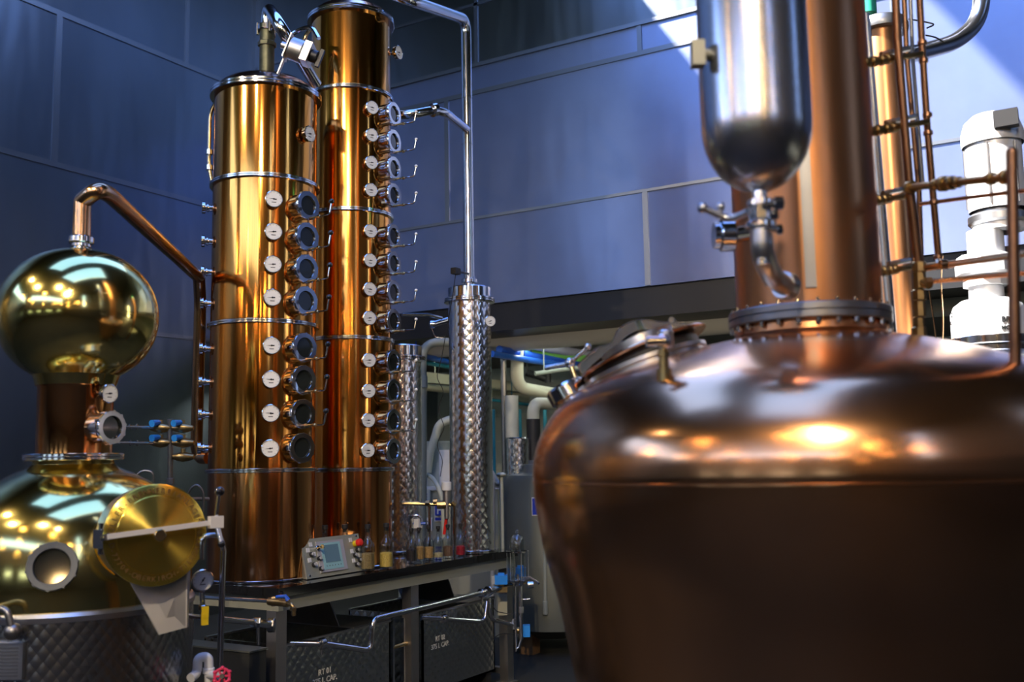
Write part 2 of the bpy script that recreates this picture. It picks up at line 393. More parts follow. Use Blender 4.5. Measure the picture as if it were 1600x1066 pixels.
for nm, loc, d, sx_, sy_ in (('portal_a', (XL-.02, (wy0+wy1)/2, (wz0+wz1)/2), (1, 0, 0), wy1-wy0, wz1-wz0), ('portal_b', (-1, YF-.02, 6.35), (0, 1, 0), 11, 1.9),
                             ('portal_d', ((gx0+gx1)/2, (gy0+gy1)/2, ZC+.1), (0, 0, -1), gx1-gx0, gy1-gy0), ('portal_c', ((hx0+hx1)/2, (hy0+hy1)/2, ZC+.1), (0, 0, -1), hx1-hx0, hy1-hy0)):
    l = bpy.data.lights.new(nm, 'AREA'); l.shape = 'RECTANGLE'; l.size = sx_; l.size_y = sy_; l.cycles.is_portal = True
    o = bpy.data.objects.new(nm, l); COL.objects.link(o); o.location = loc
    if d[2]: o.rotation_euler = (0, 0, 0)
    else: o.matrix_world = frame(loc, (-d[0], -d[1], 0))
# back: the steel-clad bulkhead box, the black beam under it, the wall set back above, the block wall under the mezzanine
struct('wall_bulkhead', B().box((XL, YK, 2.887), (XR, YU, 5.12)), 'panel_bulk')
struct('wall_upper', B().box((XL, YU, 2.86), (XR, YU+.15, ZC)), 'panel_dark')
struct('trim_beam', B().box((XL, YK+.03, 2.64), (XR, YU+.1, 2.886)), 'black')
struct('wall_back', B().box((XL-.2, YB, 0), (XR+.2, YB+.15, 2.86)), 'block')
b = B()
for k in range(9): b.box((XL, YB-.012, .35*k), (XR, YB, .35*k+.012))
struct('trim_courses', b, 'grey_green')
ti = [0]
def batten(a, c):
    ti[0] += 1; struct('trim_%d' % ti[0], B().box(a, c), 'batten')
xw = XL+.012
batten((XL, 3, 4.185), (xw, YU, 4.235)); batten((XL, 3, 5.60), (xw, YU, 5.65)); batten((XL, 3, 2.77), (xw, YB, 2.81))
batten((XL, 5.43, 4.235), (xw, 5.49, 5.6)); batten((XL, 6.9, 5.65), (xw, 6.95, ZC))
batten((XL, YU-.06, 5.12), (XL+.06, YU, ZC))                                       # corner post
yb_ = YK-.012
batten((XL, yb_, 4.83), (XR, YK, 4.87)); batten((XL, yb_, 3.665), (XR, YK, 3.69)); batten((XL, YK-.02, 5.09), (XR, YK, 5.125))
batten((-5.155, yb_, 3.69), (-5.11, YK, 4.83)); batten((-3.20, yb_, 2.89), (-3.155, YK, 3.665)); batten((-3.2, yb_, 4.87), (-3.16, YK, 5.09))
batten((-7.0, yb_, 3.69), (-6.96, YK, 4.83)); batten((-1.2, yb_, 3.69), (-1.16, YK, 4.83))
batten((-5.07, YU-.012, 5.12), (-5.03, YU, ZC)); batten((-7.9, YU-.012, 5.9), (XR, YU, 5.93)); batten((-2.6, YU-.012, 5.12), (-2.56, YU, ZC))
batten((-6.7, YU-.012, 5.12), (-6.66, YU, ZC))

# pendant lamps hanging behind the viewer (they show only as warm sparks in the metal)
def pendant(x, y, z, first=[]):
    if not first:
        r = root('pendant_lamp', (x, y, z), 'warm bulb in a small black shade hanging from the ceiling behind the viewer', 'lamp', 'pendant lamps')
        part('shade', B().lathe([(.03, .22), (.05, .2), (.16, .06), (.165, .06), (.055, .205), (.03, .225)]), 'black', r, T((x, y, z)))
        part('bulb', B().sphere(.075, T((0, 0, .04))), 'lampglow', r, T((x, y, z)))
        part('cord', B().cyl(.008, .2, ZC-z), 'black', r, T((x, y, z))); first.append(r); return
    r = first[0].copy(); COL.objects.link(r); r.location = (x, y, z)
    for c in first[0].children:
        k = c.copy(); COL.objects.link(k); k.parent = r
for ix, x in enumerate((-5.2, -2.6, 0, 2.4, 4.6)):
    for iy, y in enumerate((-1.6, -4.4, -7.4)): pendant(x+.35*((iy*7+ix*3) % 3-1), y, 3.7+.25*((ix+iy) % 3))
# warm fill spotlights, unseen, added to brighten the dials, columns and table
def fill_spot(x, y, z, aim, en, size=44):
    r = root('fill_spotlight', (x, y, z), 'added fill spotlight in a small black can, out of view', 'lamp', 'added fill spotlights')
    d = (Vector(aim)-Vector((x, y, z))).normalized(); F_ = frame((x, y, z), d)
    part('can', B().lathe([(.05, -.12), (.09, -.10), (.10, .08), (.095, .08), (.08, -.09)]), 'black', r, F_)
    part('stem', B().cyl(.012, 0, ZC-z-.0, T((x, y, z))), 'black', r)
    l = bpy.data.lights.new('spot', 'SPOT'); l.energy = en; l.spot_size = R(size); l.spot_blend = .6; l.shadow_soft_size = .07; l.color = (1, .80, .56)
    o = bpy.data.objects.new('spot_bulb', l); COL.objects.link(o); o.parent = r; o.matrix_basis = T((-x, -y, -z)) @ frame(Vector((x, y, z))+d*.09, -d)
for x, y, aim, en in ((-4.6, -3.5, (-4.1, 4.4, 2.0), 420), (-1.2, -2.6, (-4.1, 4.6, 2.2), 420), (-5.8, -1.5, (-3.5, 2.4, 1.2), 200), (1.6, -4.0, (-3.7, 5.0, .8), 1000), (.8, -2.5, (-.8, 2.8, 1.8), 160)):
    fill_spot(x, y, 6.2, aim, en)
fr = Vector((2.7, 3.1, 1.75)); fill_spot(fr.x, fr.y, fr.z, (-4.2, 8.3, 1.35), 420, 30)  # added low flood, out of frame, lifts the duct and pipes at the back
# tube lights under the mezzanine
def tube_light(x, y, lab):
    r = root('tube_light', (x, y, 2.6), lab, 'light', 'tube lights under the mezzanine')
    part('housing', B().box((x-.65, y-.07, 2.66), (x+.65, y+.07, 2.72)), 'white', r)
    part('tube', B().tube([(x-.6, y, 2.63), (x+.6, y, 2.63)], .03), 'tubeglow', r)
tube_light(-4.6, 8.35, 'white tube light on the dark mezzanine ceiling behind the big still shoulder')
tube_light(-6.9, 8.4, 'tube light on the dark mezzanine ceiling far left, hidden by the columns')
tube_light(-1.9, 8.4, 'tube light on the mezzanine ceiling behind the brass pipe rack at right')

# ================================================================== shared pieces
VIEWX = Vector((RT.x, RT.y, 0)).normalized()
def dial_gauge(parent, c, n, r=.045, stem=.05, back=None, ang=200):
    """round dial thermometer; c = centre of the face, n = the way it faces"""
    Mx = frame(c, n); d = r*.55
    b = B().lathe([(1e-5, -d), (r*.86, -d), (r*.92, -d*.9), (r*.92, -.006), (r, -.004), (r, .002), (r*.93, .004), (r*.9, .001), (r*.9, -.001), (1e-5, -.001)], None, 32)
    if stem: b.cyl(r*.22, -d-stem, -d, None, 12).cyl(r*.34, -d-.018, -d, None, 6)
    g = part('gauge', b, 'steel', parent, Mx)
    part('dial', B().cyl(r*.89, -.001, .0008, None, 32), 'dial', g, Mx)
    b = B(); a = R(ang)
    L = r*.62; u = Vector((cos(a), sin(a), 0)); v = Vector((-sin(a), cos(a), 0))
    p = [u*L, -u*r*.3+v*r*.07, -u*r*.3-v*r*.07]; b.prism([(q.x, q.y) for q in p], .0012, .002)
    b.cyl(r*.10, .0012, .003, None, 12)
    for k in range(11):
        a = R(-45+27*k); t_ = Vector((cos(a), sin(a), 0)); s_ = Vector((-sin(a), cos(a), 0))*r*.012
        q = [t_*r*.74-s_, t_*r*.84-s_, t_*r*.84+s_, t_*r*.74+s_]; b.prism([(z.x, z.y) for z in q], .001, .0014)
    b.box((-r*.25, -r*.42, .001), (r*.25, -r*.34, .0014))
    part('needle', b, 'ink', g, Mx)
    return g
def sight_glass(parent, c, n, ro=.08, ri=.052, L=.10, mat='steel'):
    Mx = frame(c, n)
    b = B().lathe([(ro*.9, -L), (ro*.9, -.02), (ro*.97, -.02), (ro, -.017), (ro, -.004), (ro*.97, 0), (ri*1.03, 0), (ri, -.004), (ri, -.03)], None, 36)
    for k in range(10):
        a = 2*pi*k/10+.2; b.cyl(.006, -.026, -.001, T((cos(a)*ro*.955, sin(a)*ro*.955, 0)), 8)
    g = part('sight_glass', b, mat, parent, Mx)
    part('glass', B().cyl(ri, -.016, -.012, None, 28), 'sight', g, Mx)
    return g
def tap_lever(parent, c, n, ball=True, ro=.08, lean=0.0):
    Mx = frame(c, n); s = ro/.08
    b = B().tube([(.042*s, -.058*s, -.02), (.045*s, -.060*s, .045)], .006).collar((.045*s, -.06*s, .035), (0, 0, 1), .010, .02, 6)
    g = part('sampling_tap', b, 'brass', parent, Mx)
    part('lever', B().tube([(.045*s, -.06*s, .04), (.045*s, -.06*s, .115), (.05*s+lean, .005*s, .125)], .0045, .015, 8), 'steel', g, Mx)
    if ball: part('ball_knob', B().sphere(.0150, T((.05*s+lean, .012*s, .125)), 12), 'knob', g, Mx)
    else: part('ball_knob', B().sphere(.010, T((.05*s+lean, .008*s, .125)), 12), 'white', g, Mx)
    return g
def hring(parent, name, c, z, ri, ro, h, mat='steel', bolts=0):
    p = part(name, B().lathe([(ri, z), (ro-.004, z), (ro, z+.003), (ro, z+h*.42), (ro-.006, z+h*.5), (ro, z+h*.58), (ro, z+h-.003), (ro-.004, z+h), (ri, z+h), (ri, z)], T((c[0], c[1], 0)), 72), mat, parent)
    return p

# ================================================================== STEEL TABLE
XT0, XT1, YT0, YT1, ZT = -4.44, -3.63, 3.79, 6.12, .89
r = root('work_table', ((XT0+XT1)/2, (YT0+YT1)/2, 0), 'long steel table with a black granite top carrying the copper columns', 'table')
part('granite_top', B().box((XT0, YT0, ZT-.045), (XT1, YT1, ZT)), 'granite', r)
b = B().box((XT1-.06, YT0+.02, ZT-.115), (XT1-.02, YT1-.02, ZT-.045)).box((XT0+.02, YT0+.02, ZT-.115), (XT0+.06, YT1-.02, ZT-.045))
b.box((XT0+.06, YT0+.03, ZT-.115), (XT1-.06, YT0+.07, ZT-.045)).box((XT0+.06, YT1-.07, ZT-.115), (XT1-.06, YT1-.03, ZT-.045))
part('apron', b, 'box', r)
for x in (XT0+.04, XT1-.10):
    for y in (YT0+.02, 4.93, YT1-.10):
        if y == 4.93 and x < -4: continue
        part('leg', B().box((x, y, .012), (x+.065, y+.075, ZT-.115)), 'steel_brush', r)
        part('foot', B().box((x-.02, y-.02, 0), (x+.085, y+.095, .012)), 'steel_brush', r)
part('foot_rail', B().box((XT0+.105, YT1-.08, .06), (XT1-.10, YT1-.03, .10)), 'steel_brush', r)

# ================================================================== COPPER COLUMNS
def column(cx, cy, rad, z_base, label, rings, topring, gys, sys_, gx, sx, grad, sro, balls, side, base_flare=False):
    c = (cx, cy); vd = Vector((cx, cy, 0)).normalized(); fx, fy = cx-vd.x*rad, cy-vd.y*rad
    r = root('copper_column', (cx, cy, z_base), label, 'distillation column', 'copper columns on the table')
    zr = [zl(fx, fy, y) for y in rings]; zt = zl(fx, fy, topring)
    zs = [z_base+.012]+sorted(zr)+[zt]
    for i in range(len(zs)-1):
        part('shell_section', B().lathe([(rad, zs[i]), (rad, zs[i+1])], T((cx, cy, 0)), 96), 'copper' if i == 0 else 'copper_section', r)
    hring(r, 'base_rim', c, z_base, 1e-3, rad+.012, .014)
    for z in zr: hring(r, 'clamp_ring', c, z-.010, rad-.002, rad+.018, .024)
    hring(r, 'top_flange', c, zt, rad-.004, rad+.026, .034)
    part('domed_lid', B().lathe([(rad+.016, zt+.034), (rad+.002, zt+.045), (rad*.93, zt+.07), (rad*.8, zt+.095), (rad*.5, zt+.115), (1e-4, zt+.12)], T((cx, cy, 0)), 72), 'copper_pink', r)
    for i, y in enumerate(gys):
        p = cyl(gx(y), y, c, rad+.03); n = Vector((p.x-cx, p.y-cy, 0))
        dial_gauge(r, p, n, grad, .02, ang=175+((i*37) % 13))
    for i, y in enumerate(sys_):
        p = cyl(sx(y), y, c, rad+.075); n = Vector((p.x-cx, p.y-cy, 0))
        sight_glass(r, p, n, sro, sro*.66, .10)
        if balls[i] is not None: tap_lever(r, p, n, balls[i], sro)
    for (x, y) in side:
        p = atd(x, y, 1); d = ray(x, y)
        t_ = -(Vector((-cx, -cy, 0)).dot(Vector((d.x, d.y, 0))))/(d.x**2+d.y**2)
        p = EYE+d*t_; n = Vector((p.x-cx, p.y-cy, 0)).normalized()
        q = Vector((cx, cy, p.z))
        b = B().tube([q+n*(rad-.01), q+n*(rad+.05)], .018).collar(q+n*(rad+.046), n, .034, .02).collar(q+n*(rad+.024), n, .024, .012)
        k = part('port', b, 'steel', r)
    return r, zs
C1 = (-4.075, 4.115); C2 = (-4.045, 4.83)
colA, zA = column(*C1, .288, ZT, 'shorter copper column with eight sight glasses, nearest the control panel',
    [736, 501, 273], 130, [311, 362, 413, 465, 540, 593, 646, 701], [321, 370, 420, 470, 543, 594, 647, 700],
    lambda y: 422+(701-y)*.0155, lambda y: 473+(700-y)*.025, .0475, .080, [True]*7+[None],
    [(324, 325), (322, 377), (320, 425), (318, 474), (317, 545), (315, 597), (313, 648), (313, 700)])
p = cyl(484, 209, C1, .288+.035); dial_gauge(colA, p, (p.x-C1[0], p.y-C1[1], 0), .046, .03, ang=190)
colB, zB = column(*C2, .252, ZT, 'taller copper column with twelve sight glasses, reaching past the picture top',
    [735, 527, 326, 134], 14, [168, 211, 254, 297, 361, 407, 452, 497, 563, 611, 657, 704], [178, 221, 263, 305, 369, 412, 457, 502, 566, 612, 659, 705],
    lambda y: 575+(704-y)*.012, lambda y: 616+(704-y)*.002, .043, .075, [False]*11+[None], [])
p = cyl(623, 82, C2, .252+.035); dial_gauge(colB, p, (p.x-C2[0]+.05, p.y-C2[1]-.16, 0), .046, .03, ang=190)
# copper base collar in front of the first column (small cone over a short cylinder)
# valve stack, actuator and pipe on the lid of the first column
zt = zA[-1]+.12
def upx(c, y): return zl(c[0], c[1], y)
b = B().cyl(.05, zt-.02, zt+.03, T((*C1, 0)), 20, bev=.004).cyl(.043, zt+.03, upx(C1, 45), T((*C1, 0)), 20)
z2 = upx(C1, 66); b.cyl(.053, z2-.03, z2+.0, T((*C1, 0)), 8, bev=.004)
va = part('top_valve', b, 'valve_green', colA)
zc = upx(C1, 44)
part('clamp', B().cyl(.055, zc-.02, zc+.015, T((*C1, 0)), 24, bev=.004), 'steel', va)
for k in range(3):
    a = -.5+k*2.1; part('clamp_nut', B().cyl(.009, zc-.04, zc+.03, T((C1[0]+.055*cos(a), C1[1]+.055*sin(a), 0)), 8), 'steel', va)
pm_ = atd(462, 78, 5.45)
fa = frame(pm_, VIEWX*.9+Vector((0, 0, -.35)))
ac = part('actuator', B().cyl(.062, -.03, .05, fa, 24, bev=.006).box((-.055, -.055, .05), (.055, .055, .09), fa).cyl(.02, -.08, -.03, fa, 12), 'steel_brush', colA)
part('actuator_cap', B().cyl(.035, .09, .13, fa, 20, bev=.004).box((-.012, -.05, .13), (.012, .05, .15), fa), 'black', ac)
part('bracket', B().box((-.045, -.07, -.045), (.045, .07, -.038), fa).box((-.01, -.16, -.045), (.02, -.07, -.038), fa), 'steel_brush', colA)
# chromed elbow and copper pipe that climbs over the valve and drops behind to the actuator
b = B().tube([Vector((*C1, upx(C1, 72))), Vector((*C1, upx(C1, 8))), atd(437, 40, 5.65), atd(494, 132, 5.95)], .036, .13, 18)
single('elbow_pipe', b, 'steel', 'chromed elbow pipe rising over the valve of the shorter copper column', 'pipe')
b = B().tube([atd(449, 95, 6.1), atd(449, 58, 6.1), atd(470, 45, 6.1), atd(488, 42, 6.05), atd(498, 60, 6.0)], .013, .06, 10)
b.tube([atd(474, 110, 6.1), atd(474, 60, 6.1), atd(484, 46, 6.1)], .013, .05, 10)
single('conduit_loop', b, 'steel', 'thin bent steel tubes arching between the tops of the two copper columns', 'pipe')
# slim pipe on the far left edge of the first column
b = B().tube([atd(345, 148, 5.75), atd(328, 175, 5.75), atd(326, 260, 5.75), atd(332, 290, 5.75)], .011, .05, 10)
for y in (238, 262): b.collar(atd(327, y, 5.75), (0, 0, 1), .02, .03)
single('side_tube', b, 'steel', 'slim steel tube clipped to the upper left edge of the shorter column', 'pipe')

# ================================================================== STAINLESS CONDENSERS
def condenser(cx, cy, rad, ztop, label, g=None, seg=64):
    r = root('condenser', (cx, cy, ZT), label, 'condenser', 'stainless condensers')
    part('shell', B().lathe([(rad, ZT+.02), (rad, ztop-.05)], T((cx, cy, 0)), seg), 'quilt', r)
    hring(r, 'base_flange', (cx, cy), ZT, .001, rad+.03, .022)
    hring(r, 'collar', (cx, cy), ztop-.085, rad-.002, rad+.03, .03)
    part('cap', B().lathe([(rad+.004, ztop-.055), (rad+.004, ztop+.015), (rad-.004, ztop+.022), (1e-4, ztop+.024)], T((cx, cy, 0)), seg), 'steel', r)
    if g: dial_gauge(r, *g, .038, .05)
    return r
C3 = (-3.815, 5.83)
zc3 = zl(*C3, 455)
gp = ony(766, 502, 5.70)
cnd = condenser(*C3, .147, zc3, 'quilted stainless condenser with a gauge, alone right of the copper columns', (gp, (.75, -.66, 0)))
C4 = (-4.26, 5.62)
cn2 = condenser(*C4, .147, zl(*C4, 546), 'quilted stainless condenser mostly hidden behind the taller copper column')
# overhead pipe from the taller column down to the condenser
A1 = Vector((*C2, zB[-1]+.10)); top3 = Vector((C3[0], C3[1], zl(*C3, 30)))
b = B().tube([A1, Vector((C2[0], C2[1], A1.z+.22)), atd(640, 0, 6.3), top3, Vector((*C3, zc3+.02))], .037, .12, 20)
ov = root('overhead_pipe', (*C3, zc3), 'polished pipe from the tall column lid bending down to the condenser cap', 'pipe')
part('pipe', b, 'steel', ov)
z5 = zl(*C3, 440); part('union', B().cyl(.056, z5-.012, z5+.016, T((*C3, 0)), 24, bev=.003).cyl(.046, z5-.05, z5-.03, T((*C3, 0)), 24, bev=.003), 'steel', ov)
for y in (153, 225): zz = zl(*C3, y); part('weld_ring', B().cyl(.041, zz-.006, zz+.006, T((*C3, 0)), 20), 'steel', ov)
z6 = zl(*C3, 203); jp = Vector((*C3, z6))
b = B().tube([Vector((C2[0]+.04, C2[1]+.21, zl(C2[0], C2[1]+.2, 180))), atd(642, 179, 6.5), atd(676, 172, 6.6), atd(696, 176, 6.7), jp], .03, .06, 16)
part('branch_pipe', b, 'steel', ov)
part('branch_clamp', B().collar(atd(678, 172, 6.61), (atd(678, 172, 6.61)-atd(668, 174, 6.57)), .045, .035), 'steel', ov)
# small fittings left of the condenser top
b = B().tube([atd(628, 492, 6.5), atd(668, 492, 6.6), atd(690, 497, 6.7)], .011).tube([atd(672, 508, 6.7), atd(700, 500, 6.75)], .02).collar(atd(676, 507, 6.7), VIEWX, .027, .03)
b.tube([atd(674, 512, 6.7), atd(680, 528, 6.7), atd(692, 528, 6.7)], .003, .05, 6)
single('vent_fitting', b, 'steel', 'short pipe and hose fitting joining the left of the condenser below its collar', 'fitting')
b = B().box((-.02, -.03, -.02), (.02, .03, .02), T(atd(712, 424, 6.6))).tube([atd(712, 424, 6.6), Vector((*C3, zl(*C3, 428)))], .008)
single('sensor', b, 'black', 'small black sensor on the thin wire beside the condenser pipe', 'sensor')
pts = [atd(712, 428, 6.6), atd(706, 470, 6.62), atd(697, 520, 6.65), atd(690, 560, 6.65), atd(682, 590, 6.65), atd(694, 612, 6.65), atd(684, 640, 6.65), atd(695, 668, 6.65), atd(682, 695, 6.65), atd(692, 720, 6.65), atd(688, 745, 6.65)]
single('sensor_cable', B().tube(pts, .0025, .03, 6), 'ink', 'thin dark cable zigzagging down the left side of the condenser', 'cable')

# ================================================================== SMALL POT STILL, LEFT
PC = (-3.38, 2.435); pc = Vector((*PC, 0))
def pz(y): return zl(*PC, y)
pot = root('pot_still', (*PC, 0), 'onion-headed pot still of yellow polished copper in a quilted steel jacket', 'pot still')
PT = T(pc); zrim = 1.025
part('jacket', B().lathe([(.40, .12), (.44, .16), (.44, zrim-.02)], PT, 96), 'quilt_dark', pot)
part('jacket_rim', B().lathe([(.425, zrim-.03), (.444, zrim-.03), (.446, zrim-.012), (.438, zrim), (.425, zrim+.004)], PT, 96), 'steel_satin', pot)
for k in range(4):
    a = .5+k*pi/2; part('foot', B().cyl(.03, 0, .16, T(pc+Vector((cos(a)*.33, sin(a)*.33, 0))), 12), 'steel_satin', pot)
zf = pz(715)
part('body', B().lathe([(.43, zrim), (.434, zrim+.06), (.432, 1.14), (.424, 1.22), (.405, 1.30), (.375, 1.355), (.33, 1.405), (.27, 1.45), (.21, 1.482), (.165, 1.50), (.145, 1.515), (.14, zf-.005)], PT, 96), 'brass_pot', pot)
hring(pot, 'neck_flange', PC, zf-.012, .10, .178, .026)
zn = pz(607)
part('neck', B().lathe([(.135, zf+.014), (.135, zn), (.142, zn+.012)], PT, 72), 'copper', pot)
zo = pz(495); rh, rv = .292, .262
prof = [(.142, zn+.008)]
for k in range(3, 37):
    a = -pi/2+pi*k/36; q = rh*max(0, cos(a))**.92; zz = zo+rv*sin(a)
    if q > .145 or a > 0: prof.append((max(q, 1e-4), zz))
part('onion_head', B().lathe(prof, PT, 96), 'brass_pot', pot)
ztp = zo+rv
part('top_nozzle', B().cyl(.034, ztp-.03, ztp+.02, PT, 20, r2=.028).cyl(.047, ztp+.022, ztp+.05, PT, 24, bev=.004).cyl(.036, ztp+.01, ztp+.022, PT, 20), 'steel', pot)
p = cyl(171, 615, PC, .135+.06); dial_gauge(pot, p, (p.x-PC[0], p.y-PC[1], 0), .036, .05, ang=185)
p = cyl(176, 668, PC, .135+.075); sight_glass(pot, p, Vector((p.x-PC[0], p.y-PC[1], 0)), .062, .042, .09)
p = cyl(81, 885, PC, .43+.03); sight_glass(pot, p, Vector((p.x-PC[0], p.y-PC[1], .10)), .080, .057, .07, 'dark_ring')
part('swan_pipe', B().tube([Vector((*PC, ztp+.045)), Vector((*PC, ztp+.17)), Vector((*PC, ztp+.19)), atd(152, 296, 3.88), atd(170, 303, 3.98), atd(311, 434, 5.62)], .033, .13, 20), 'pipe_copper', pot)
# manway: collar tube, spun lid with lettering, clamp bar
ML = atd(243, 836, 3.36); MN = Vector((.905, -.425, .03)).normalized(); MF = frame(ML, MN); lr = .163
def onpl(px_, py_, off):
    d = ray(px_, py_); p0 = ML+MN*off; return EYE+d*((p0-EYE).dot(MN)/d.dot(MN))
man = part('manway_collar', B().lathe([(lr*.96, -.16), (lr*.96, -.035), (lr*1.02, -.035), (lr*1.02, -.012), (lr*.9, -.012)], None, 72), 'steel_satin', pot, MF)
lid = part('manway_lid', B().lathe([(lr*1.01, -.010), (lr*1.03, -.004), (lr*1.03, .006), (lr*.99, .010), (lr*.80, .013), (lr*.78, .017), (lr*.2, .030), (1e-4, .033)], None, 96), 'spun', pot, MF, label='golden spun lid with ring of lettering')
def arc_text(s, rad, a_mid, size, outward, Mx, z, wf):
    bs = []; wch = size*wf; n = len(s)
    for i, ch in enumerate(s):
        if ch == ' ': continue
        da = wch/rad*(i-(n-1)/2); a = a_mid-da if outward else a_mid+da
        rot = a-pi/2 if outward else a+pi/2
        bs.append(text_b(ch, size, Mx @ T((rad*cos(a), rad*sin(a), z)) @ Matrix.Rotation(rot, 4, 'Z'), .0008))
    return merge(bs)
lt = arc_text('MÜLLER-BRENNEREIANLAGEN', lr*.885, R(97), .026, True, Matrix(), .0126, .72)
lt2 = arc_text('D-77704-OBERKIRCH-TIERGARTEN', lr*.885, R(-83), .024, False, Matrix(), .0126, .67)
part('lettering', lt, 'engraved', lid, MF, smooth=0); part('lettering', lt2, 'engraved', lid, MF, smooth=0)
# engraved lettering is slightly duller than the lid
bar0 = ML+MN*.055-Vector((0, 0, 1))*0; ba = onpl(168, 839, .050); bb = onpl(337, 816, .050)
bd = (bb-ba).normalized(); BM = frame(ba, MN, MN.cross(bd)); L = (bb-ba).length
part('clamp_bar', B().box((-.0, -.008, -.008), (L, .008, .008), Matrix(((bd.x, MN.cross(bd).x, MN.x, ba.x), (bd.y, MN.cross(bd).y, MN.y, ba.y), (bd.z, MN.cross(bd).z, MN.z, ba.z), (0, 0, 0, 1)))), 'alloy', pot)
hb = B().box((-.022, -.02, -.018), (.022, .02, .018), frame(bb, MN)); part('clamp_yoke', hb, 'alloy', pot)
part('centre_boss', B().cyl(.02, -.03, .012, frame(ML+MN*.05, MN), 16, bev=.003), 'brass', pot)
h1 = onpl(343, 768, .07); h2 = onpl(346, 850, .07); hd = part('clamp_handle', B().tube([bb, h1], .0065).tube([bb, h2], .010), 'steel', pot)
part('ball_knob', B().sphere(.017, T(h1)), 'knob', hd); part('ball_end', B().sphere(.013, T(h2)), 'knob', hd)
hg = onpl(160, 842, -.03)
part('hinge', B().cyl(.013, -.05, .05, T(hg), 12).box((-.02, -.02, -.03), (.03, .03, .03), T(hg)).tube([hg, ba], .012), 'steel', pot)
part('handle', B().tube([onpl(315, 875, .01), onpl(315, 837, .01), onpl(345, 836, .02), onpl(349, 860, .02)], .009, .03), 'steel', pot)
# grey sheet bracket under the lid
def facet(px): return atd(px[0], px[1], px[2])
P1, P2, P3, P4 = facet((184, 872, 3.42)), facet((291, 888, 3.46)), facet((290, 981, 3.42)), facet((250, 992, 3.39))
dn = (P1-P2).cross(P3-P2).normalized(); dn = dn if dn.dot(EYE-P1) > 0 else -dn
def slab(pts, n, t_):
    b = B(); k = len(pts); vs = [tuple(p) for p in pts]+[tuple(p-n*t_) for p in pts]
    b._add(vs, [list(range(k)), list(range(2*k-1, k-1, -1))]+[[i, k+i, k+(i+1) % k, (i+1) % k] for i in range(k)]); return b
part('chute', slab([P1, P2, P3, P4], dn, .004), 'steel_dark', pot, smooth=0)
Q = [P2, P2-dn*.11+Vector((.0, .0, .0)), P3-dn*.06, P3]
part('chute_side', slab(Q, (P3-P2).cross(dn).normalized(), .004), 'steel_brush', pot, smooth=0)
Q = [P1, P1-dn*.11, P4-dn*.06, P4]
part('chute_side', slab(Q, (P1-P4).cross(dn).normalized(), .004), 'steel_dark', pot, smooth=0)
# big pressure gauge with stub and yellow valve on the jacket
g = dial_gauge(pot, atd(317, 907, 3.55), (.86, -.5, 0), .038, 0, ang=235)
q0 = atd(316, 925, 3.60); q1 = atd(317, 965, 3.62)
part('gauge_stem', B().tube([q0, q1], .009).collar(atd(316, 950, 3.61), (0, 0, 1), .013, .02, 6).tube([q1, q1+Vector((-.12, -.0, 0))], .009), 'steel', pot)
part('yellow_valve', B().cyl(.008, 0, .035, frame(atd(317, 961, 3.6), (.8, -.5, 0)), 10).box((-.012, -.032, .02), (.012, .032, .03), frame(atd(318, 961, 3.6), (.8, -.5, 0))), 'yellow', pot)
# hook-shaped pipe, round fitting and name plate at the far left
fp = cyl(20, 985, PC, .50)
b = B().tube([cyl(-30, 958, PC, .44), cyl(0, 950, PC, .49), cyl(12, 955, PC, .5), cyl(18, 980, PC, .5)], .011, .05)
b.sphere(.028, T(cyl(20, 987, PC, .49))).tube([cyl(20, 987, PC, .49), cyl(20, 987, PC, .43)], .012)
part('drain_hook', b, 'steel_dark', pot)
pl = cyl(8, 1035, PC, .455); pn = Vector((pl.x-PC[0], pl.y-PC[1], 0)).normalized()
pp = part('name_plate', B().box((-.065, -.055, -.016), (.058, .06, .004), frame(pl, pn)), 'steel_satin', pot)
b = B()
for k in range(9): b.box((-.05, -.045+.011*k, .004), (.045, -.041+.011*k, .0048), frame(pl, pn))
part('engraved_lines', b, 'steel_dark', pp)
# vertical copper receiver tube behind the first column, left
b = B().tube([atd(311, 434, 5.62), atd(313, 470, 5.70), atd(307, 700, 5.72), atd(312, 716, 5.72), atd(326, 716, 5.66)], .034, .06, 18)
pr = single('vapour_downpipe', b, 'pipe_copper', 'dark copper downpipe running along the left of the shorter column ports', 'pipe')

# ================================================================== BIG COPPER STILL, RIGHT
SCX, SCY = -.726, 2.859; ST = T((SCX, SCY, 0))
big = root('wash_still', (SCX, SCY, 0), 'huge brown copper still with a broad shoulder filling the right foreground', 'pot still')
zF = zl(SCX, SCY, 500)
ctl = [(.214, 1.826), (.295, 1.809), (.39, 1.785), (.48, 1.757), (.57, 1.726), (.653, 1.690), (.715, 1.645), (.765, 1.570), (.785, 1.51), (.790, 1.465), (.789, 1.442)]
def smoothp(c, n=6):
    out = []
    for i in range(len(c)-1):
        p0 = c[max(i-1, 0)]; p1 = c[i]; p2 = c[i+1]; p3 = c[min(i+2, len(c)-1)]
        for k in range(n):
            t_ = k/n; out.append(tuple(.5*((2*p1[j])+(-p0[j]+p2[j])*t_+(2*p0[j]-5*p1[j]+4*p2[j]-p3[j])*t_*t_+(-p0[j]+3*p1[j]-3*p2[j]+p3[j])*t_**3) for j in (0, 1)))
    return out+[c[-1]]
part('dome', B().lathe(smoothp(ctl), ST, 160), 'still_copper', big)
part('seam', B().lathe([(.786, 1.446), (.7915, 1.443), (.7915, 1.438), (.786, 1.435)], ST, 128), 'still_copper', big)
part('lower_body', B().lathe(smoothp([(.789, 1.438), (.783, 1.37), (.762, 1.25), (.724, 1.11), (.682, .9), (.62, .65), (.53, .40), (.42, .22), (.2, .14), (1e-4, .13)]), ST, 160), 'still_copper', big)
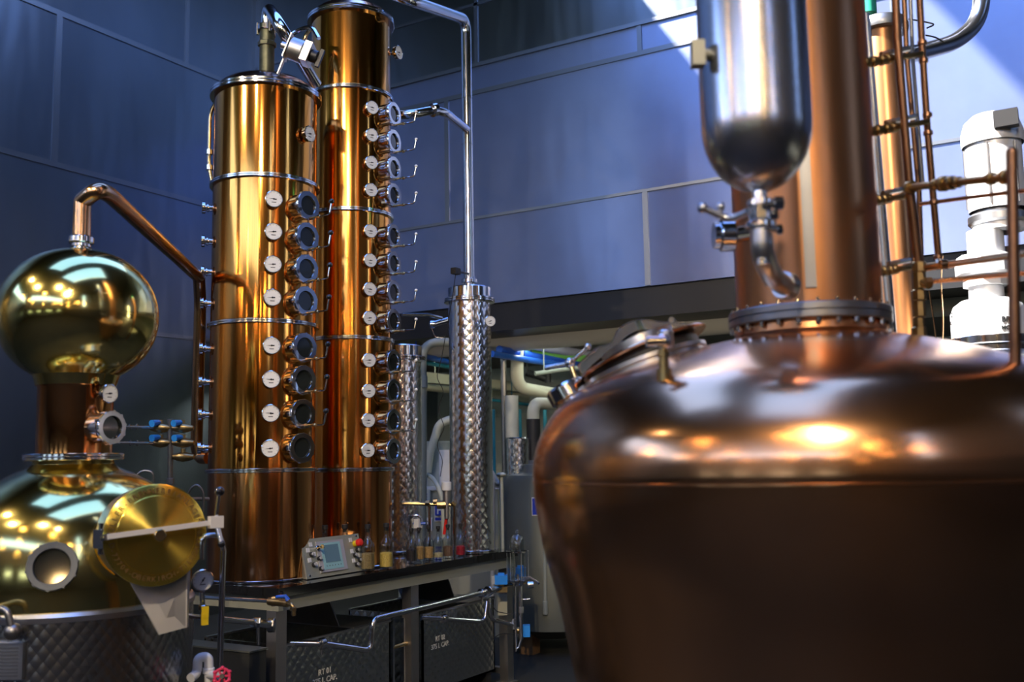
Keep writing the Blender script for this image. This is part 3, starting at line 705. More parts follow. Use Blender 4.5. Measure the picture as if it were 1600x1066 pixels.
for k in range(4):
    a = .8+k*pi/2; part('leg', B().cyl(.04, 0, .42, T((SCX+cos(a)*.45, SCY+sin(a)*.45, 0)), 12), 'steel_dark', big)
part('neck_collar', B().lathe([(.222, 1.82), (.207, 1.835), (.203, zF-.02)], ST, 96), 'still_column', big)
part('neck_flange', B().lathe([(.15, zF-.020), (.220, zF-.020), (.223, zF-.017), (.223, zF-.001), (.219, zF+.001), (.223, zF+.003), (.223, zF+.019), (.220, zF+.022), (.15, zF+.022)], ST, 96), 'steel_dark', big)
for k in range(26):
    a = 2*pi*k/26; x, y = SCX+.212*cos(a), SCY+.212*sin(a); part('bolt', B().cyl(.005, zF-.036, zF+.032, T((x, y, 0)), 8).cyl(.008, zF-.032, zF-.020, T((x, y, 0)), 6), 'steel', big)
part('column', B().lathe([(.200, zF+.022), (.200, 5.2)], ST, 96), 'still_column', big)
part('column_cap', B().lathe([(.200, 5.2), (.15, 5.28), (1e-4, 5.3)], ST, 64), 'still_column', big)
# flat weld strap down the column and its kicked foot
sa = cyl(1262, 250, (SCX, SCY), .202); ang = atan2(sa.y-SCY, sa.x-SCX)
bx = B().lathe([(.2015, zF+.06), (.207, zF+.06), (.207, 4.5), (.2015, 4.5)], ST, 6, ang-.11, ang+.03)
part('seam_strap', bx, 'steel_dark', big)
# rows of shallow creases that run down the shoulder on the right: weld lines
# hatch on the left shoulder
def dome_at(px, py):                    # first hit of the sight line with the dome
    prof = smoothp(ctl); d = ray(px, py); best = None
    t_ = 1.5
    while t_ < 3.4:
        p = EYE+d*t_; rr = math.hypot(p.x-SCX, p.y-SCY)
        zz = None
        for (r0, z0), (r1, z1) in zip(prof, prof[1:]):
            if min(r0, r1) <= rr <= max(r0, r1): zz = z0+(z1-z0)*((rr-r0)/(r1-r0+1e-9)); break
        if zz is not None and p.z <= zz: return p
        t_ += .004
    return EYE+d*2.6
HD = Vector((-.969, -.246, 0)).normalized()               # the side of the dome the hatch sits on
HR = Vector((SCX, SCY, 0)); hn = (HD*.34+Vector((0, 0, 1))).normalized()
hc = HR+HD*.465+Vector((0, 0, 1.763))
HF = frame(hc, hn, HD)                                     # local Y runs down the shoulder
hatch = part('hatch_neck', B().lathe([(.178, -.06), (.178, .000), (.188, .002), (.188, .014), (.16, .014), (.16, -.06)], None, 64), 'steel_satin', big, HF)
part('hatch_gasket', B().cyl(.172, .010, .040, None, 48), 'rubber', hatch, HF)
HT = HF @ T((0, -.005, .038)) @ Matrix.Rotation(R(-4), 4, 'X')
part('hatch_lid', B().lathe([(1e-4, 0), (.195, 0), (.201, .005), (.195, .011), (.12, .024), (1e-4, .030)], None, 64), 'still_copper', big, HT)
part('hatch_band', B().lathe([(.095, .020), (.115, .020), (.115, .045), (.095, .045)], None, 48), 'steel_satin', big, HT)
AM = HT @ T((0, 0, .045)) @ Matrix(((0, 0, 1, 0), (1, 0, 0, 0), (0, 1, 0, 0), (0, 0, 0, 1)))
def ribbon(top, h, t0, t1, Mx):
    b = B(); n = len(top)
    for i in range(n-1):
        (a, z), (c, w_) = top[i], top[i+1]
        b._add([(a, z, t0), (c, w_, t0), (c, w_-h, t0), (a, z-h, t0), (a, z, t1), (c, w_, t1), (c, w_-h, t1), (a, z-h, t1)],
               [[0, 1, 2, 3], [7, 6, 5, 4], [0, 4, 5, 1], [1, 5, 6, 2], [2, 6, 7, 3], [3, 7, 4, 0]], None, Mx)
    return b
sm = smoothp([(-.15, -.01), (-.09, .022), (-.03, .058), (.03, .058), (.07, .030), (.12, .034), (.19, .012)], 6)
part('hatch_yoke', merge([ribbon(sm, .034, -.024, -.016, AM), ribbon(sm, .034, .016, .024, AM), ribbon(sm, .006, -.024, .024, AM)]), 'steel', big)
part('yoke_pin', B().cyl(.009, -.035, .035, HT @ T((0, -.12, .055)) @ Matrix.Rotation(pi/2, 4, 'Y'), 12), 'steel', big)
k1 = HT @ Vector((-.07, .205, -.05)); k2 = HT @ Vector((-.06, .20, .065))
kb = part('clamp_screw', B().tube([k1, k2], .0075).collar(k1, hn, .018, .03, 6), 'brass', big)
part('wing_nut', B().sphere(.016, T(k2), 12).tube([k2+HD*.075-Vector((0, 0, .012)), k2, k2-HD*.055+Vector((0, 0, .045))], .007).sphere(.011, T(k2-HD*.055+Vector((0, 0, .045))), 10), 'steel', kb)
NV = Vector((.246, -.969, 0))
k3 = HR+HD*.38+NV*.185+Vector((0, 0, 1.775)); k4 = k3+Vector((0, 0, .05))
kb = part('clamp_screw', B().tube([k3-Vector((0, 0, .02)), k4], .009).collar(k4, (0, 0, 1), .022, .05, 14, bev=.005).collar(k3, (0, 0, 1), .016, .02, 6), 'steel_satin', big)
part('hinge_block', B().lathe([(1e-4, -.022), (.052, -.022), (.060, -.015), (.060, .020), (.054, .027), (1e-4, .027)], HF @ T((-.06, .235, .006)) @ Matrix.Rotation(R(-8), 4, 'X'), 24).box((-.045, .14, -.02), (.045, .235, .006), HF), 'steel', big)
# sampling nozzle on the shoulder
nb = dome_at(1038, 590); nn = Vector((nb.x-SCX, nb.y-SCY, .9)).normalized()
b = B().cyl(.018, -.03, .02, frame(nb, (0, 0, 1)), 16).cyl(.012, .02, .08, frame(nb, (0, 0, 1)), 12).cyl(.016, .05, .06, frame(nb, (0, 0, 1)), 6)
part('nozzle', b, 'brass', big); part('nozzle_cap', B().cyl(.013, -.01, .035, frame(nb+Vector((-.02, -.03, .085)), (.86, .5, 0)), 12).sphere(.02, T(nb+Vector((0, 0, .085)))), 'steel', big)
# side sight port on the column, left
sp = cyl(1190, 360, (SCX, SCY), .182); 
lp = atd(1136, 368, 2.62)
part('side_port', B().tube([atd(1180, 362, 2.66), lp], .022).cyl(.042, -.02, .02, frame(lp, -VIEWX), 28, bev=.004).cyl(.034, .0, .035, frame(lp, -VIEWX), 24), 'steel', big)

# polished receiver hanging in front of the column
VC = Vector((-.640, 2.15, 0)); VT = T(VC)
vb = zl(VC.x, VC.y, 300); rvs = .121
ves = root('reflux_vessel', (VC.x, VC.y, vb), 'tall polished stainless vessel with a round bottom in front of the big copper column', 'vessel')
prof = [(.014, vb)]+[(rvs*sin(a), vb+rvs*1.25*(1-cos(a))) for a in [pi/2*k/18 for k in range(2, 19)]]+[(rvs, 4.6), (.09, 4.68), (1e-4, 4.7)]
part('shell', B().lathe(prof, VT, 96), 'steel_vessel', ves)
part('lug', B().box((-.014, -.016, -.028), (.014, .016, .028), T(atd(1090, 85, 2.2)) @ Matrix.Rotation(YAW, 4, 'Z')).tube([atd(1086, 85, 2.2), atd(1110, 85, 2.22)], .013), 'box', ves)
part('wall_bracket', B().tube([Vector((VC.x, VC.y, 3.6)), Vector((SCX, SCY-.17, 3.6))], .03), 'steel_satin', ves)
def vz(y): return zl(VC.x, VC.y, y)
b = B().cyl(.016, vz(415), vb+.01, VT, 20)
z_ = vz(318); b.cyl(.028, z_-.008, z_+.008, VT, 20, bev=.002)
z_ = vz(352); b.cyl(.034, z_-.008, z_+.006, VT, 20, bev=.002)
z_ = vz(334); b.cyl(.026, z_-.016, z_+.016, VT, 8, bev=.002)
part('outlet', b, 'steel', ves)
b = B().tube([atd(1170, 330, 2.16), atd(1140, 344, 2.2), atd(1098, 325, 2.2)], .0075, .02).tube([atd(1125, 343, 2.2), atd(1126, 325, 2.2)], .006).sphere(.012, T(atd(1098, 325, 2.2)), 12).sphere(.010, T(atd(1126, 323, 2.2)), 10)
part('clamp_lever', b, 'steel_satin', ves)
b = B().tube([atd(1190, 322, 2.2), atd(1216, 318, 2.2)], .008).tube([atd(1190, 358, 2.2), atd(1218, 359, 2.2)], .007)
b.collar(atd(1216, 318, 2.2), VIEWX, .016, .02, 6).collar(atd(1218, 359, 2.2), VIEWX, .012, .012, 6).collar(atd(1208, 336, 2.2), VIEWX, .012, .02, 6)
part('wing_nuts', b, 'steel', ves)
b = B().tube([Vector((VC.x, VC.y, vz(356))), Vector((VC.x, VC.y, vz(400))), atd(1206, 432, 2.26), atd(1225, 446, 2.40)], .0245, .10, 20)
part('return_elbow', b, 'steel_satin', ves)
part('elbow_end', B().collar(atd(1228, 447, 2.47), Vector((.35, .9, -.1)), .034, .03, 24), 'steel_satin', ves)

# ================================================================== CONTROL PANEL
pA_, pB_ = onz(480, 903, ZT+.012), onz(568, 889, ZT+.012)
xp = (pA_.x+pB_.x)/2; y0, y1 = pA_.y, pB_.y; yc = (y0+y1)/2; W = (y1-y0)
cp = root('operator_console', (xp-.06, yc, ZT), 'grey-green control box with a small screen and red stop button on the table corner', 'control panel')
CM = T((xp, yc, ZT+.006)) @ Matrix.Rotation(R(-14), 4, 'Y')          # local X out of the face, Y along the table, Z up the face
H = .205
part('enclosure', B().prism([(-.16, .006), (-.004, .0), (-.004, H), (-.13, H-.01), (-.16, H-.035)], -W/2, W/2, CM @ Matrix(((1, 0, 0, 0), (0, 0, -1, 0), (0, 1, 0, 0), (0, 0, 0, 1)))), 'box_side', cp)
part('face_plate', B().box((-.004, -W/2-.004, -.003), (.006, W/2+.004, H+.003), CM), 'box', cp)
sw, sh = W*.47, H*.88
dsp = part('display', B().box((.006, -.045*W-sw/2, H*.09), (.013, -.045*W+sw/2, H*.09+sh*.93), CM), 'screen_frame', cp)
part('display_surround', B().box((.013, -.045*W-sw*.36, H*.15), (.0145, -.045*W+sw*.36, H*.15+sh*.80), CM), 'screen_teal', dsp)
part('screen', B().box((.0145, -.045*W-sw*.27, H*.33), (.0155, -.045*W+sw*.27, H*.33+sh*.53), CM), 'screen', dsp)
for k in range(6):
    y = -.045*W+(k-2.5)*sw*.105; part('arrow_key', B().prism([(-.0035, 0), (.0035, 0), (0, .006)], 0, .001, CM @ T((.0145, y, H*.235)) @ Matrix(((0, 0, 1, 0), (1, 0, 0, 0), (0, 1, 0, 0), (0, 0, 0, 1)))), 'ink', dsp)
def btn(u, v, kind):
    Mb = CM @ T((.006, u*W, v*H)) @ Matrix.Rotation(pi/2, 4, 'Y')
    if kind == 'tag': return part('tag_plate', B().box((.006, u*W-.0125, v*H-.0115), (.009, u*W+.0125, v*H+.0115), CM), 'white', cp)
    k = part('button', B().cyl(.0125, 0, .016, Mb, 20, bev=.002), 'rubber', cp); part('button_cap', B().cyl(.0098, .016, .021, Mb, 20, bev=.002), 'grey_plastic', k)
for u, v, k in ((-.36, .86, 'tag'), (-.42, .72, 'tag'), (-.33, .60, 'tag'), (-.42, .46, 'tag'), (-.33, .33, 'tag'), (-.385, .60, 'b'), (-.27, .47, 'b'), (-.375, .33, 'b'), (-.27, .20, 'b'),
                (.34, .86, 'tag'), (.33, .55, 'tag'), (.43, .42, 'tag'), (.33, .29, 'tag'), (.42, .56, 'b'), (.36, .43, 'b'), (.43, .28, 'b'), (.36, .17, 'b')): btn(u, v, k)
Mk = CM @ T((.006, -.285*W, .74*H)) @ Matrix.Rotation(pi/2, 4, 'Y')
ks = part('key_switch', B().cyl(.014, 0, .02, Mk, 20, bev=.002), 'steel', cp); part('key', B().box((-.004, -.0015, .02), (.004, .0015, .045), Mk).cyl(.012, -.0015, .0015, Mk @ T((0, 0, .05)) @ Matrix.Rotation(pi/2, 4, 'X'), 12), 'brass', ks)
Me = CM @ T((.006, .40*W, .74*H)) @ Matrix.Rotation(pi/2, 4, 'Y')
es = part('stop_button_base', B().cyl(.018, 0, .022, Me, 24, bev=.002), 'yellow', cp); part('stop_button', B().lathe([(.012, .02), (.021, .028), (.022, .045), (.018, .052), (1e-4, .055)], Me, 28), 'red', es)
for u in (-.46, .46):
    for v in (.06, .95): part('screw', B().cyl(.0065, 0, .003, CM @ T((.006, u*W*(1 if v < .5 else .99), v*H)) @ Matrix.Rotation(pi/2, 4, 'Y'), 16, bev=.001), 'steel', cp)

# ================================================================== BOTTLES
def bottle(x, y, h, grain, fill, label, cap=True, g='grain bottles on the granite table top'):
    r = root('glass_bottle', (x, y, ZT), label, 'bottle', g)
    s = h/.265; Mx = T((x, y, ZT)); R_ = .0415*s
    out = [(1e-4, 0), (R_-.004, 0), (R_, .004), (R_, .130*s), (R_*.96, .145*s), (R_*.80, .163*s), (R_*.5, .178*s), (R_*.36, .19*s), (R_*.34, .226*s), (R_*.42, .228*s), (R_*.42, .240*s)]
    inn = [(R_*.26, .240*s), (R_*.26, .19*s), (R_*.42, .174*s), (R_*.74, .158*s), (R_*.90, .142*s), (R_*.93, .128*s), (R_*.93, .016), (1e-4, .013)]
    part('glass', B().lathe(out+inn, None, 36), 'glass', r, Mx)
    f = fill*.14*s+.014
    b = B().lathe([(1e-4, .0145), (R_*.91, .0165), (R_*.91, f-.004), (R_*.6, f+.003), (1e-4, f+.001)], None, 28)
    rn = random.Random(int(x*1e4))
    for k in range(46):
        a = rn.random()*2*pi; q = R_*.88*sqrt(rn.random()); b.sphere(.003*s, T((q*cos(a), q*sin(a), f)) @ Matrix.Diagonal((1.3, .8, .7, 1)), 6)
    part('grain', b, grain, r, Mx)
    if cap: part('stopper', B().cyl(R_*.25, .222*s, .242*s, None, 16).cyl(R_*.42, .241*s, .266*s, None, 20, bev=.002), 'rubber', r, Mx)
def bt(px, py, *a, **k):
    p = onz(px, py, ZT); bottle(p.x-.03, p.y, *a, **k)
bt(581, 893, .262, 'grain_olive', .62, 'clear bottle of olive brown grain just right of the control box')
bt(610, 890, .262, 'grain_gold', .58, 'clear bottle of bright golden grain, tallest at the open middle of the table')
bottle(-3.93, 4.47, .262, 'grain_tan', .45, 'black capped bottle hidden behind the control box, left of two')
bottle(-3.86, 4.56, .262, 'grain_brown', .35, 'black capped bottle half hidden behind the control box corner, right of two')
bt(649, 881, .212, 'grain_dark', .62, 'small bottle of near-black berries, leftmost of the six by the condenser')
bt(661, 878, .207, 'grain_tan', .70, 'small bottle of tan grain partly behind the bottle of black berries')
bt(676, 876, .212, 'grain_tan', .60, 'small bottle of tan grain, third from left of the six by the condenser')
bt(691, 875, .208, 'grain_pale', .25, 'small bottle only a quarter full of pale seeds by the condenser')
bt(706, 873, .212, 'grain_brown', .55, 'small bottle of dark brown seeds next to the bottle of red berries')
bt(726, 871, .212, 'grain_red', .50, 'small bottle of red berries, rightmost, at the foot of the condenser')

# ================================================================== SPIRIT SAFE
sp = onx(809, 906, -3.50); SX, SY = sp.x, sp.y; sT = T((SX, SY, 0))
def sz(y): return zl(SX, SY, y)
sf = root('spirit_safe', (SX, SY, 0), 'small glass dome caged in steel rods on a stem at the table end', 'spirit safe')
zd, zr_ = sz(906), sz(862)
part('dish', B().lathe([(1e-4, zd-.045), (.028, zd-.042), (.045, zd-.02), (.072, zd-.008), (.080, zd-.004), (.080, zd+.004), (.068, zd+.006), (1e-4, zd-.002)], sT, 48), 'steel', sf)
part('ring', B().ring(.066, .078, zr_-.004, zr_+.004, sT, 48), 'steel', sf)
for k in range(6):
    a = 2*pi*k/6+.35; part('rod', B().cyl(.0035, zd, zr_+.008, T((SX+.072*cos(a), SY+.072*sin(a), 0)), 8), 'steel', sf)
zt_ = sz(835)
part('glass_dome', B().lathe([(.052, zd+.004), (.052, zr_+.03), (.049, zr_+.06), (.040, zt_-.02), (.024, zt_-.006), (.006, zt_), (.006, zt_+.008), (.004, zt_+.008), (.003, zt_-.002), (.022, zt_-.009), (.0375, zt_-.022), (.0465, zr_+.06), (.0495, zr_+.03), (.0495, zd+.004), (.052, zd+.004)], sT, 40), 'glass', sf)
part('glass_knob', B().sphere(.014, T((SX, SY, zt_+.018)), 16), 'glass', sf)
part('parrot_tube', B().cyl(.010, zd, zd+.035, sT, 16).cyl(.004, zd+.03, zd+.12, T((SX-.02, SY, 0)), 8), 'steel', sf)
zb_ = sz(1000)
part('stem', B().cyl(.014, zb_, zd-.03, T((SX+.012, SY+.012, 0)), 16).cyl(.007, sz(1018), zd-.03, T((SX-.015, SY-.012, 0)), 12).tube([Vector((SX+.012, SY+.012, zb_+.005)), Vector((SX, SY, sz(1012))), Vector((SX-.015, SY-.012, sz(1014)))], .008, .02), 'steel', sf)
part('stem_valve', B().cyl(.020, sz(958), sz(948), T((SX+.014, SY+.012, 0)), 8).tube([atd(813, 950, 6.8), atd(814, 937, 6.75), atd(828, 936, 6.75)], .004), 'steel', sf)
def solenoid(px, py, d, s=1.):
    p = atd(px, py, d); Mx = T(p) @ Matrix.Rotation(YAW, 4, 'Z')
    k = part('solenoid_coil', B().box((-.042*s, -.035, -.032), (.042*s, .035, .026), Mx).box((-.02, -.02, .026), (.022, .02, .04), Mx), 'blue', sf)
    part('plug', B().box((-.062*s, -.03, -.028), (-.042*s, .03, .022), Mx), 'grey_plastic', k)
    part('valve_body', B().cyl(.02, -.075, -.032, Mx, 16, bev=.003).box((-.04, -.022, -.085), (.04, .022, -.05), Mx), 'bronze', k)
solenoid(783, 905, 6.7); solenoid(813, 893, 7.0, .9)
p_ = atd(823, 985, 6.72); Mx = T(p_) @ Matrix.Rotation(YAW, 4, 'Z') @ Matrix.Rotation(pi/2, 4, 'Y')
k = part('solenoid_coil', B().box((-.035, -.03, -.03), (.04, .03, .022), Mx), 'blue', sf); part('valve_body', B().cyl(.022, -.07, -.03, Mx, 16, bev=.003), 'bronze', k)
part('outlet', B().tube([atd(815, 905, 6.75), atd(828, 903, 6.7), atd(842, 912, 6.6)], [.012, .012, .008]).collar(atd(829, 914, 6.6), VIEWX, .022, .04), 'steel', sf)
part('feed_valve', B().tube([atd(783, 915, 6.75), Vector((SX, SY, zd-.03))], .012).tube([atd(757, 925, 6.55), atd(785, 918, 6.7)], .017), 'steel', sf)
part('coil_wire', B().tube([atd(823, 995, 6.7), atd(795, 990, 6.7), atd(780, 991, 6.7), atd(768, 1000, 6.7)], .003, .1, 6).tube([atd(770, 948, 6.7), atd(776, 956, 6.7), atd(797, 960, 6.7), atd(808, 958, 6.7)], .003, .1, 6), 'rubber', sf)

# product pipes in front of the legs
XF = -3.585
def ox(px, py, x=XF): return onx(px, py, x)
pr = root('product_pipe', ox(582, 975), 'long polished pipe rising along the table front from the first tank to the glass dome', 'pipe')
part('pipe', B().tube([ox(452, 1005, -3.74), ox(505, 1006, -3.66), ox(580, 1017), ox(582, 968), ox(752, 927)], .0165, .05, 18), 'steel', pr)
for x, y, x0 in ((503, 1006, -3.66), (753, 927, XF)):
    part('pipe_clamp', B().collar(ox(x, y, x0), (.1, .99, .08), .030, .03, 20).tube([ox(x, y, x0), ox(x, y, x0)+Vector((.0, .0, -.055))], .007), 'steel', pr)
part('pipe_clamp', B().collar(ox(768, 923), (.0, .99, .08), .024, .07, 20).collar(ox(763, 924), (0, 1, .08), .034, .014, 20), 'steel', pr)
pr = root('return_pipe', ox(762, 960), 'thinner polished pipe looping under the table end between second tank and glass dome stem', 'pipe')
part('pipe', B().tube([ox(658, 966, -3.73), ox(693, 967, -3.66), ox(757, 972), ox(761, 940)], .0145, .05, 16).tube([ox(764, 935), ox(764, 950), ox(768, 968), ox(803, 977, -3.53)], .0145, .05, 16), 'steel', pr)
part('pipe_clamp', B().collar(ox(693, 967, -3.66), (.1, .99, .05), .027, .03, 20).collar(ox(763, 947), (0, 0, 1), .022, .03, 16), 'steel', pr)
part('tee', B().collar(ox(803, 975, -3.53), (0, 0, 1), .020, .07, 16), 'steel', pr)
# vent pipe under the slab end
single('socket_plate', B().box((-.032, -.006, -.07), (.032, .006, .07), T(onx(785, 945, -3.66)) @ Matrix.Rotation(YAW, 4, 'Z')).cyl(.006, .005, .0075, T(onx(784, 935, -3.66)) @ Matrix.Rotation(pi/2+0, 4, 'X') @ T((0, 0, 0)), 10), 'cream', 'cream wall-socket plate hung beside the right table leg under the slab', 'socket')

# ================================================================== RECEIVING TANKS UNDER THE TABLE
def rec_tank(x0, x1, y0, y1, z0, z1, label, n, tx, ty, lab2):
    r = root('receiving_tank', ((x0+x1)/2, (y0+y1)/2, 0), label, 'tank', 'pressed-steel receiving tanks')
    t_ = .012
    b = B().box((x1-t_, y0, z0), (x1, y1, z1)).box((x0, y0, z0), (x0+t_, y1, z1)).box((x0, y0, z0), (x1, y0+t_, z1)).box((x0, y1-t_, z0), (x1, y1, z1)).box((x0, y0, z0), (x1, y1, z0+t_))
    part('shell', b, 'quilt_tank', r, smooth=0)
    part('rim', B().box((x1-.016, y0-.004, z1-.004), (x1+.004, y1+.004, z1+.006)).box((x0, y0-.004, z1-.004), (x0+.02, y1, z1+.006)).box((x0, y1-.016, z1-.004), (x1, y1+.004, z1+.006)), 'steel_satin', r)
    ym = y0+(y1-y0)*.62
    part('lid', B().box((x0, ym, z1+.006), (x1+.004, y1+.004, z1+.014)), 'steel_dark', r)
    part('lid_flap', B().box((-.22, -.0, -.0), (.22, .30, .008), T(((x0+x1)/2-.03, ym, z1+.016)) @ Matrix.Rotation(R(118), 4, 'X')), 'steel_dark', r)
    for q in (y0+.02, y1-.08): part('foot', B().box((x0+.02, q, 0), (x1-.02, q+.06, z0)), 'rubber', r)
    p = onx(tx, ty, x1+.001)
    Mx = Matrix(((0, 0, 1, p.x), (1, 0, 0, p.y), (0, 1, 0, p.z), (0, 0, 0, 1)))
    for q, tx_ in ((.022, lab2[0]), (-.022, lab2[1])): part('lettering', text_b(tx_, .042, Mx @ T((0, q, 0)), .0006, .0006), 'white', r, smooth=0)
    return r
rt1 = rec_tank(-4.30, -3.72, 3.93, 4.80, .10, .585, 'pressed-steel tank lettered RT 01 under the left half of the table', 1, 508, 1056, ('RT 01', '375 L CAP.'))
rt2 = rec_tank(-4.30, -3.72, 5.12, 5.94, .10, .575, 'pressed-steel tank lettered RT 02 under the right half of the table', 2, 688, 1003, ('RT 02', '375 L CAP.'))
b = B().box((-3.722, 4.86, .12), (-3.70, 4.90, .56)); 
lg = root('level_gauge', (-3.71, 4.9, .1), 'upright steel sight-level strip with a brass stub between the two tanks', 'level gauge')
part('strip', B().box((-3.74, 4.82, .08), (-3.715, 4.835, .585)).box((-3.74, 4.925, .08), (-3.715, 4.945, .585)).box((-3.76, 4.82, 0), (-3.70, 4.945, .08)), 'steel', lg)
part('stub', B().tube([(-3.725, 4.83, .43), (-3.70, 4.935, .44)], .012), 'brass', lg)
# dark low steel box left of the table
cbx = onz(390, 1018, .62)
r = root('steel_chest', (cbx.x-.4, cbx.y+.12, 0), 'low dark steel box on the floor left of the table leg', 'box')
part('body', B().box((cbx.x-.85, cbx.y, 0), (cbx.x, cbx.y+.11, .612)), 'dark_sheet', r); part('lid', B().box((cbx.x-.86, cbx.y-.006, .612), (cbx.x+.006, cbx.y+.116, .62)), 'tankgreen', r)

# ================================================================== TAPS AND PIPES BY THE LEFT POT
tp = atd(436, 942, 4.55)
r = root('blue_tap', tp, 'small brass tap with blue lever at the left corner of the table', 'tap')
part('supply_pipe', B().tube([atd(320, 934, 4.72), atd(424, 940, 4.56)], .008, seg=10), 'steel', r)
part('tap_body', B().tube([atd(420, 940, 4.56), atd(450, 943, 4.52)], .017).collar(atd(428, 940, 4.56), VIEWX, .024, .02, 6).tube([atd(448, 942, 4.52), atd(458, 946, 4.5), atd(459, 962, 4.5)], .010, .02).collar(atd(458, 952, 4.5), (0, 0, 1), .015, .018, 6), 'bronze', r)
part('blue_lever', B().tube([atd(450, 938, 4.5), atd(446, 932, 4.5), atd(432, 933, 4.52)], [.011, .009, .007], .01), 'blue_handle', r)
part('mount', B().tube([tp, Vector((XT1-.04, YT0+.06, tp.z-.02))], .012), 'steel', r)
vp0, vp1 = atd(349, 860, 4.15), atd(342, 1090, 4.12)
r = root('standpipe', (vp1.x, vp1.y, 0), 'upright steel pipe with a side branch between the yellow pot and the table', 'pipe')
part('upright', B().tube([vp0, vp1, (vp1.x, vp1.y, 0)], .0125), 'steel', r)
part('branch', B().tube([atd(346, 968, 4.14), atd(400, 973, 4.40)], .0125).tube([atd(395, 973, 4.38), atd(420, 976, 4.47)], .018).collar(atd(402, 973, 4.4), VIEWX, .023, .03, 6).collar(atd(424, 977, 4.49), VIEWX, .032, .03, 8).tube([atd(403, 975, 4.4), atd(404, 1008, 4.4)], .007), 'steel', r)
r = root('white_bend', atd(325, 1055, 3.72), 'pale painted pipe bend with a red handwheel beside the pot jacket', 'pipe')
part('bend', B().tube([atd(298, 1060, 3.66), atd(308, 1052, 3.7), atd(309, 1028, 3.7), atd(326, 1026, 3.72), atd(327, 1060, 3.72), atd(327, 1200, 3.72)], .017, .05).collar(atd(326, 1048, 3.72), (0, 0, 1), .022, .02, 12).tube([atd(326, 1055, 3.72), atd(344, 1056, 3.66)], .015), 'white', r)
wp = atd(347, 1057, 3.62); WF = frame(wp, EYE-wp)
b = B()
prof = [(.026+.005*cos(2*pi*k/8), .005*sin(2*pi*k/8)) for k in range(9)]
b.lathe(prof, WF, 32)
for k in range(6):
    a = k*pi/3; b.tube([WF @ Vector((0, 0, 0)), WF @ Vector((.026*cos(a), .026*sin(a), 0))], .004, seg=6).sphere(.0075, WF @ T((.029*cos(a+.5), .029*sin(a+.5), 0)), 8)
part('handwheel', b, 'pinkred', r); part('hub', B().cyl(.009, -.02, .012, WF, 12), 'steel', r)

# brass valve manifold behind the pot
D0 = 5.0
r = root('valve_manifold', atd(266, 765, D0), 'cluster of brass valves with blue levers on an upright pipe behind the yellow pot', 'valves')
fp = atd(266, 765, D0)
part('upright', B().tube([atd(266, 655, D0), fp, (fp.x, fp.y, 0)], .013).collar(atd(266, 752, D0), (0, 0, 1), .02, .03, 6), 'steel_dark', r)
for y in (667, 692):
    part('feed_tube', B().tube([atd(186, y, D0-.2), atd(245, y+1, D0)], .0075).collar(atd(214, y, D0-.1), VIEWX, .014, .008, 12).collar(atd(203, y, D0-.13), VIEWX, .014, .008, 12), 'steel', r)
for x, y, bl in ((251, 669, 1), (285, 669, 1), (251, 692, 1), (286, 692, 1), (286, 714, 0)):
    v = part('ball_valve', B().tube([atd(x-16, y, D0), atd(x-9, y, D0), atd(x, y, D0), atd(x+9, y, D0), atd(x+17, y, D0)], [.012, .020, .026, .020, .012], seg=12).cyl(.012, 0, .04, T(atd(x, y, D0)), 10), 'bronze', r)
    if bl: part('valve_lever', B().tube([atd(x-2, y-9, D0), atd(x-14, y-7, D0-.05)], [.012, .018], seg=10), 'blue', v)
single('hose_pair', B().tube([atd(212, 745, 5.0), atd(222, 735, 5.0), atd(240, 737, 5.0), atd(240, 775, 5.0), atd(240, 1200, 5.0)], .006, .06, 8).tube([atd(290, 800, 5.1), atd(296, 765, 5.1), atd(308, 756, 5.1), atd(318, 768, 5.1), atd(318, 800, 5.1)], .006, .05, 8).tube([atd(288, 780, 5.1), atd(326, 780, 5.2)], .010), 'steel_dark',
       'dark hoses and a short pipe looping low between the pot lid and the first column', 'hose')

# ================================================================== BRASS AND COPPER PIPE RACK BY THE BIG STILL
DR = 2.86
foot = Vector((SCX, SCY, 0))+(Vector((atd(1436, 530, DR).x-SCX, atd(1436, 530, DR).y-SCY, 0)).normalized()*.27)
r = root('pipe_rack', atd(1436, 530, 2.86), 'rack of tarnished copper and brass pipes climbing beside the big still column', 'pipework')
def P_(x, y, d=DR): return atd(x, y, d)
part('main_riser', B().tube([P_(1397, -60), P_(1402, 60), P_(1421, 285)], .0115, seg=12).tube([P_(1421, 290), P_(1436, 425)], .0135, seg=12), 'pipe_brown', r)
b = B().tube([P_(1436, 412), P_(1436, 545)], .011, seg=12)
for y, q, h in ((418, .020, .03), (438, .019, .05), (462, .021, .03), (482, .018, .05), (505, .016, .03), (520, .021, .03)): b.collar(P_(1436, y), (0, 0, 1), q, h, 8)
b.tube([P_(1436, 440), P_(1452, 446, 2.82)], .012, seg=10).collar(P_(1450, 442, 2.83), VIEWX, .016, .02, 6)
part('shut_off_valve', b, 'bronze', r)
b = B().tube([P_(1434, -60, 2.95), P_(1440, 60, 2.95), P_(1449, 200, 2.95), P_(1467, 410, 2.95)], .0098, seg=12)
for y, x in ((67, 1441), (95, 1443), (180, 1449), (208, 1450), (316, 1459), (402, 1466)): b.collar(P_(x, y, 2.95), (0, 0, 1), .0135, .014, 12)
part('riser', b, 'pipe_brown', r)
part('riser', B().tube([P_(1410, -60, 3.1), P_(1417, 90, 3.1), P_(1436, 300, 3.1), P_(1440, 420, 3.1)], .008, seg=10), 'pipe_brown', r)
part('riser', B().tube([P_(1420, -60, 3.2), P_(1426, 90, 3.2), P_(1442, 290, 3.2)], .006, seg=10), 'steel_dark', r)
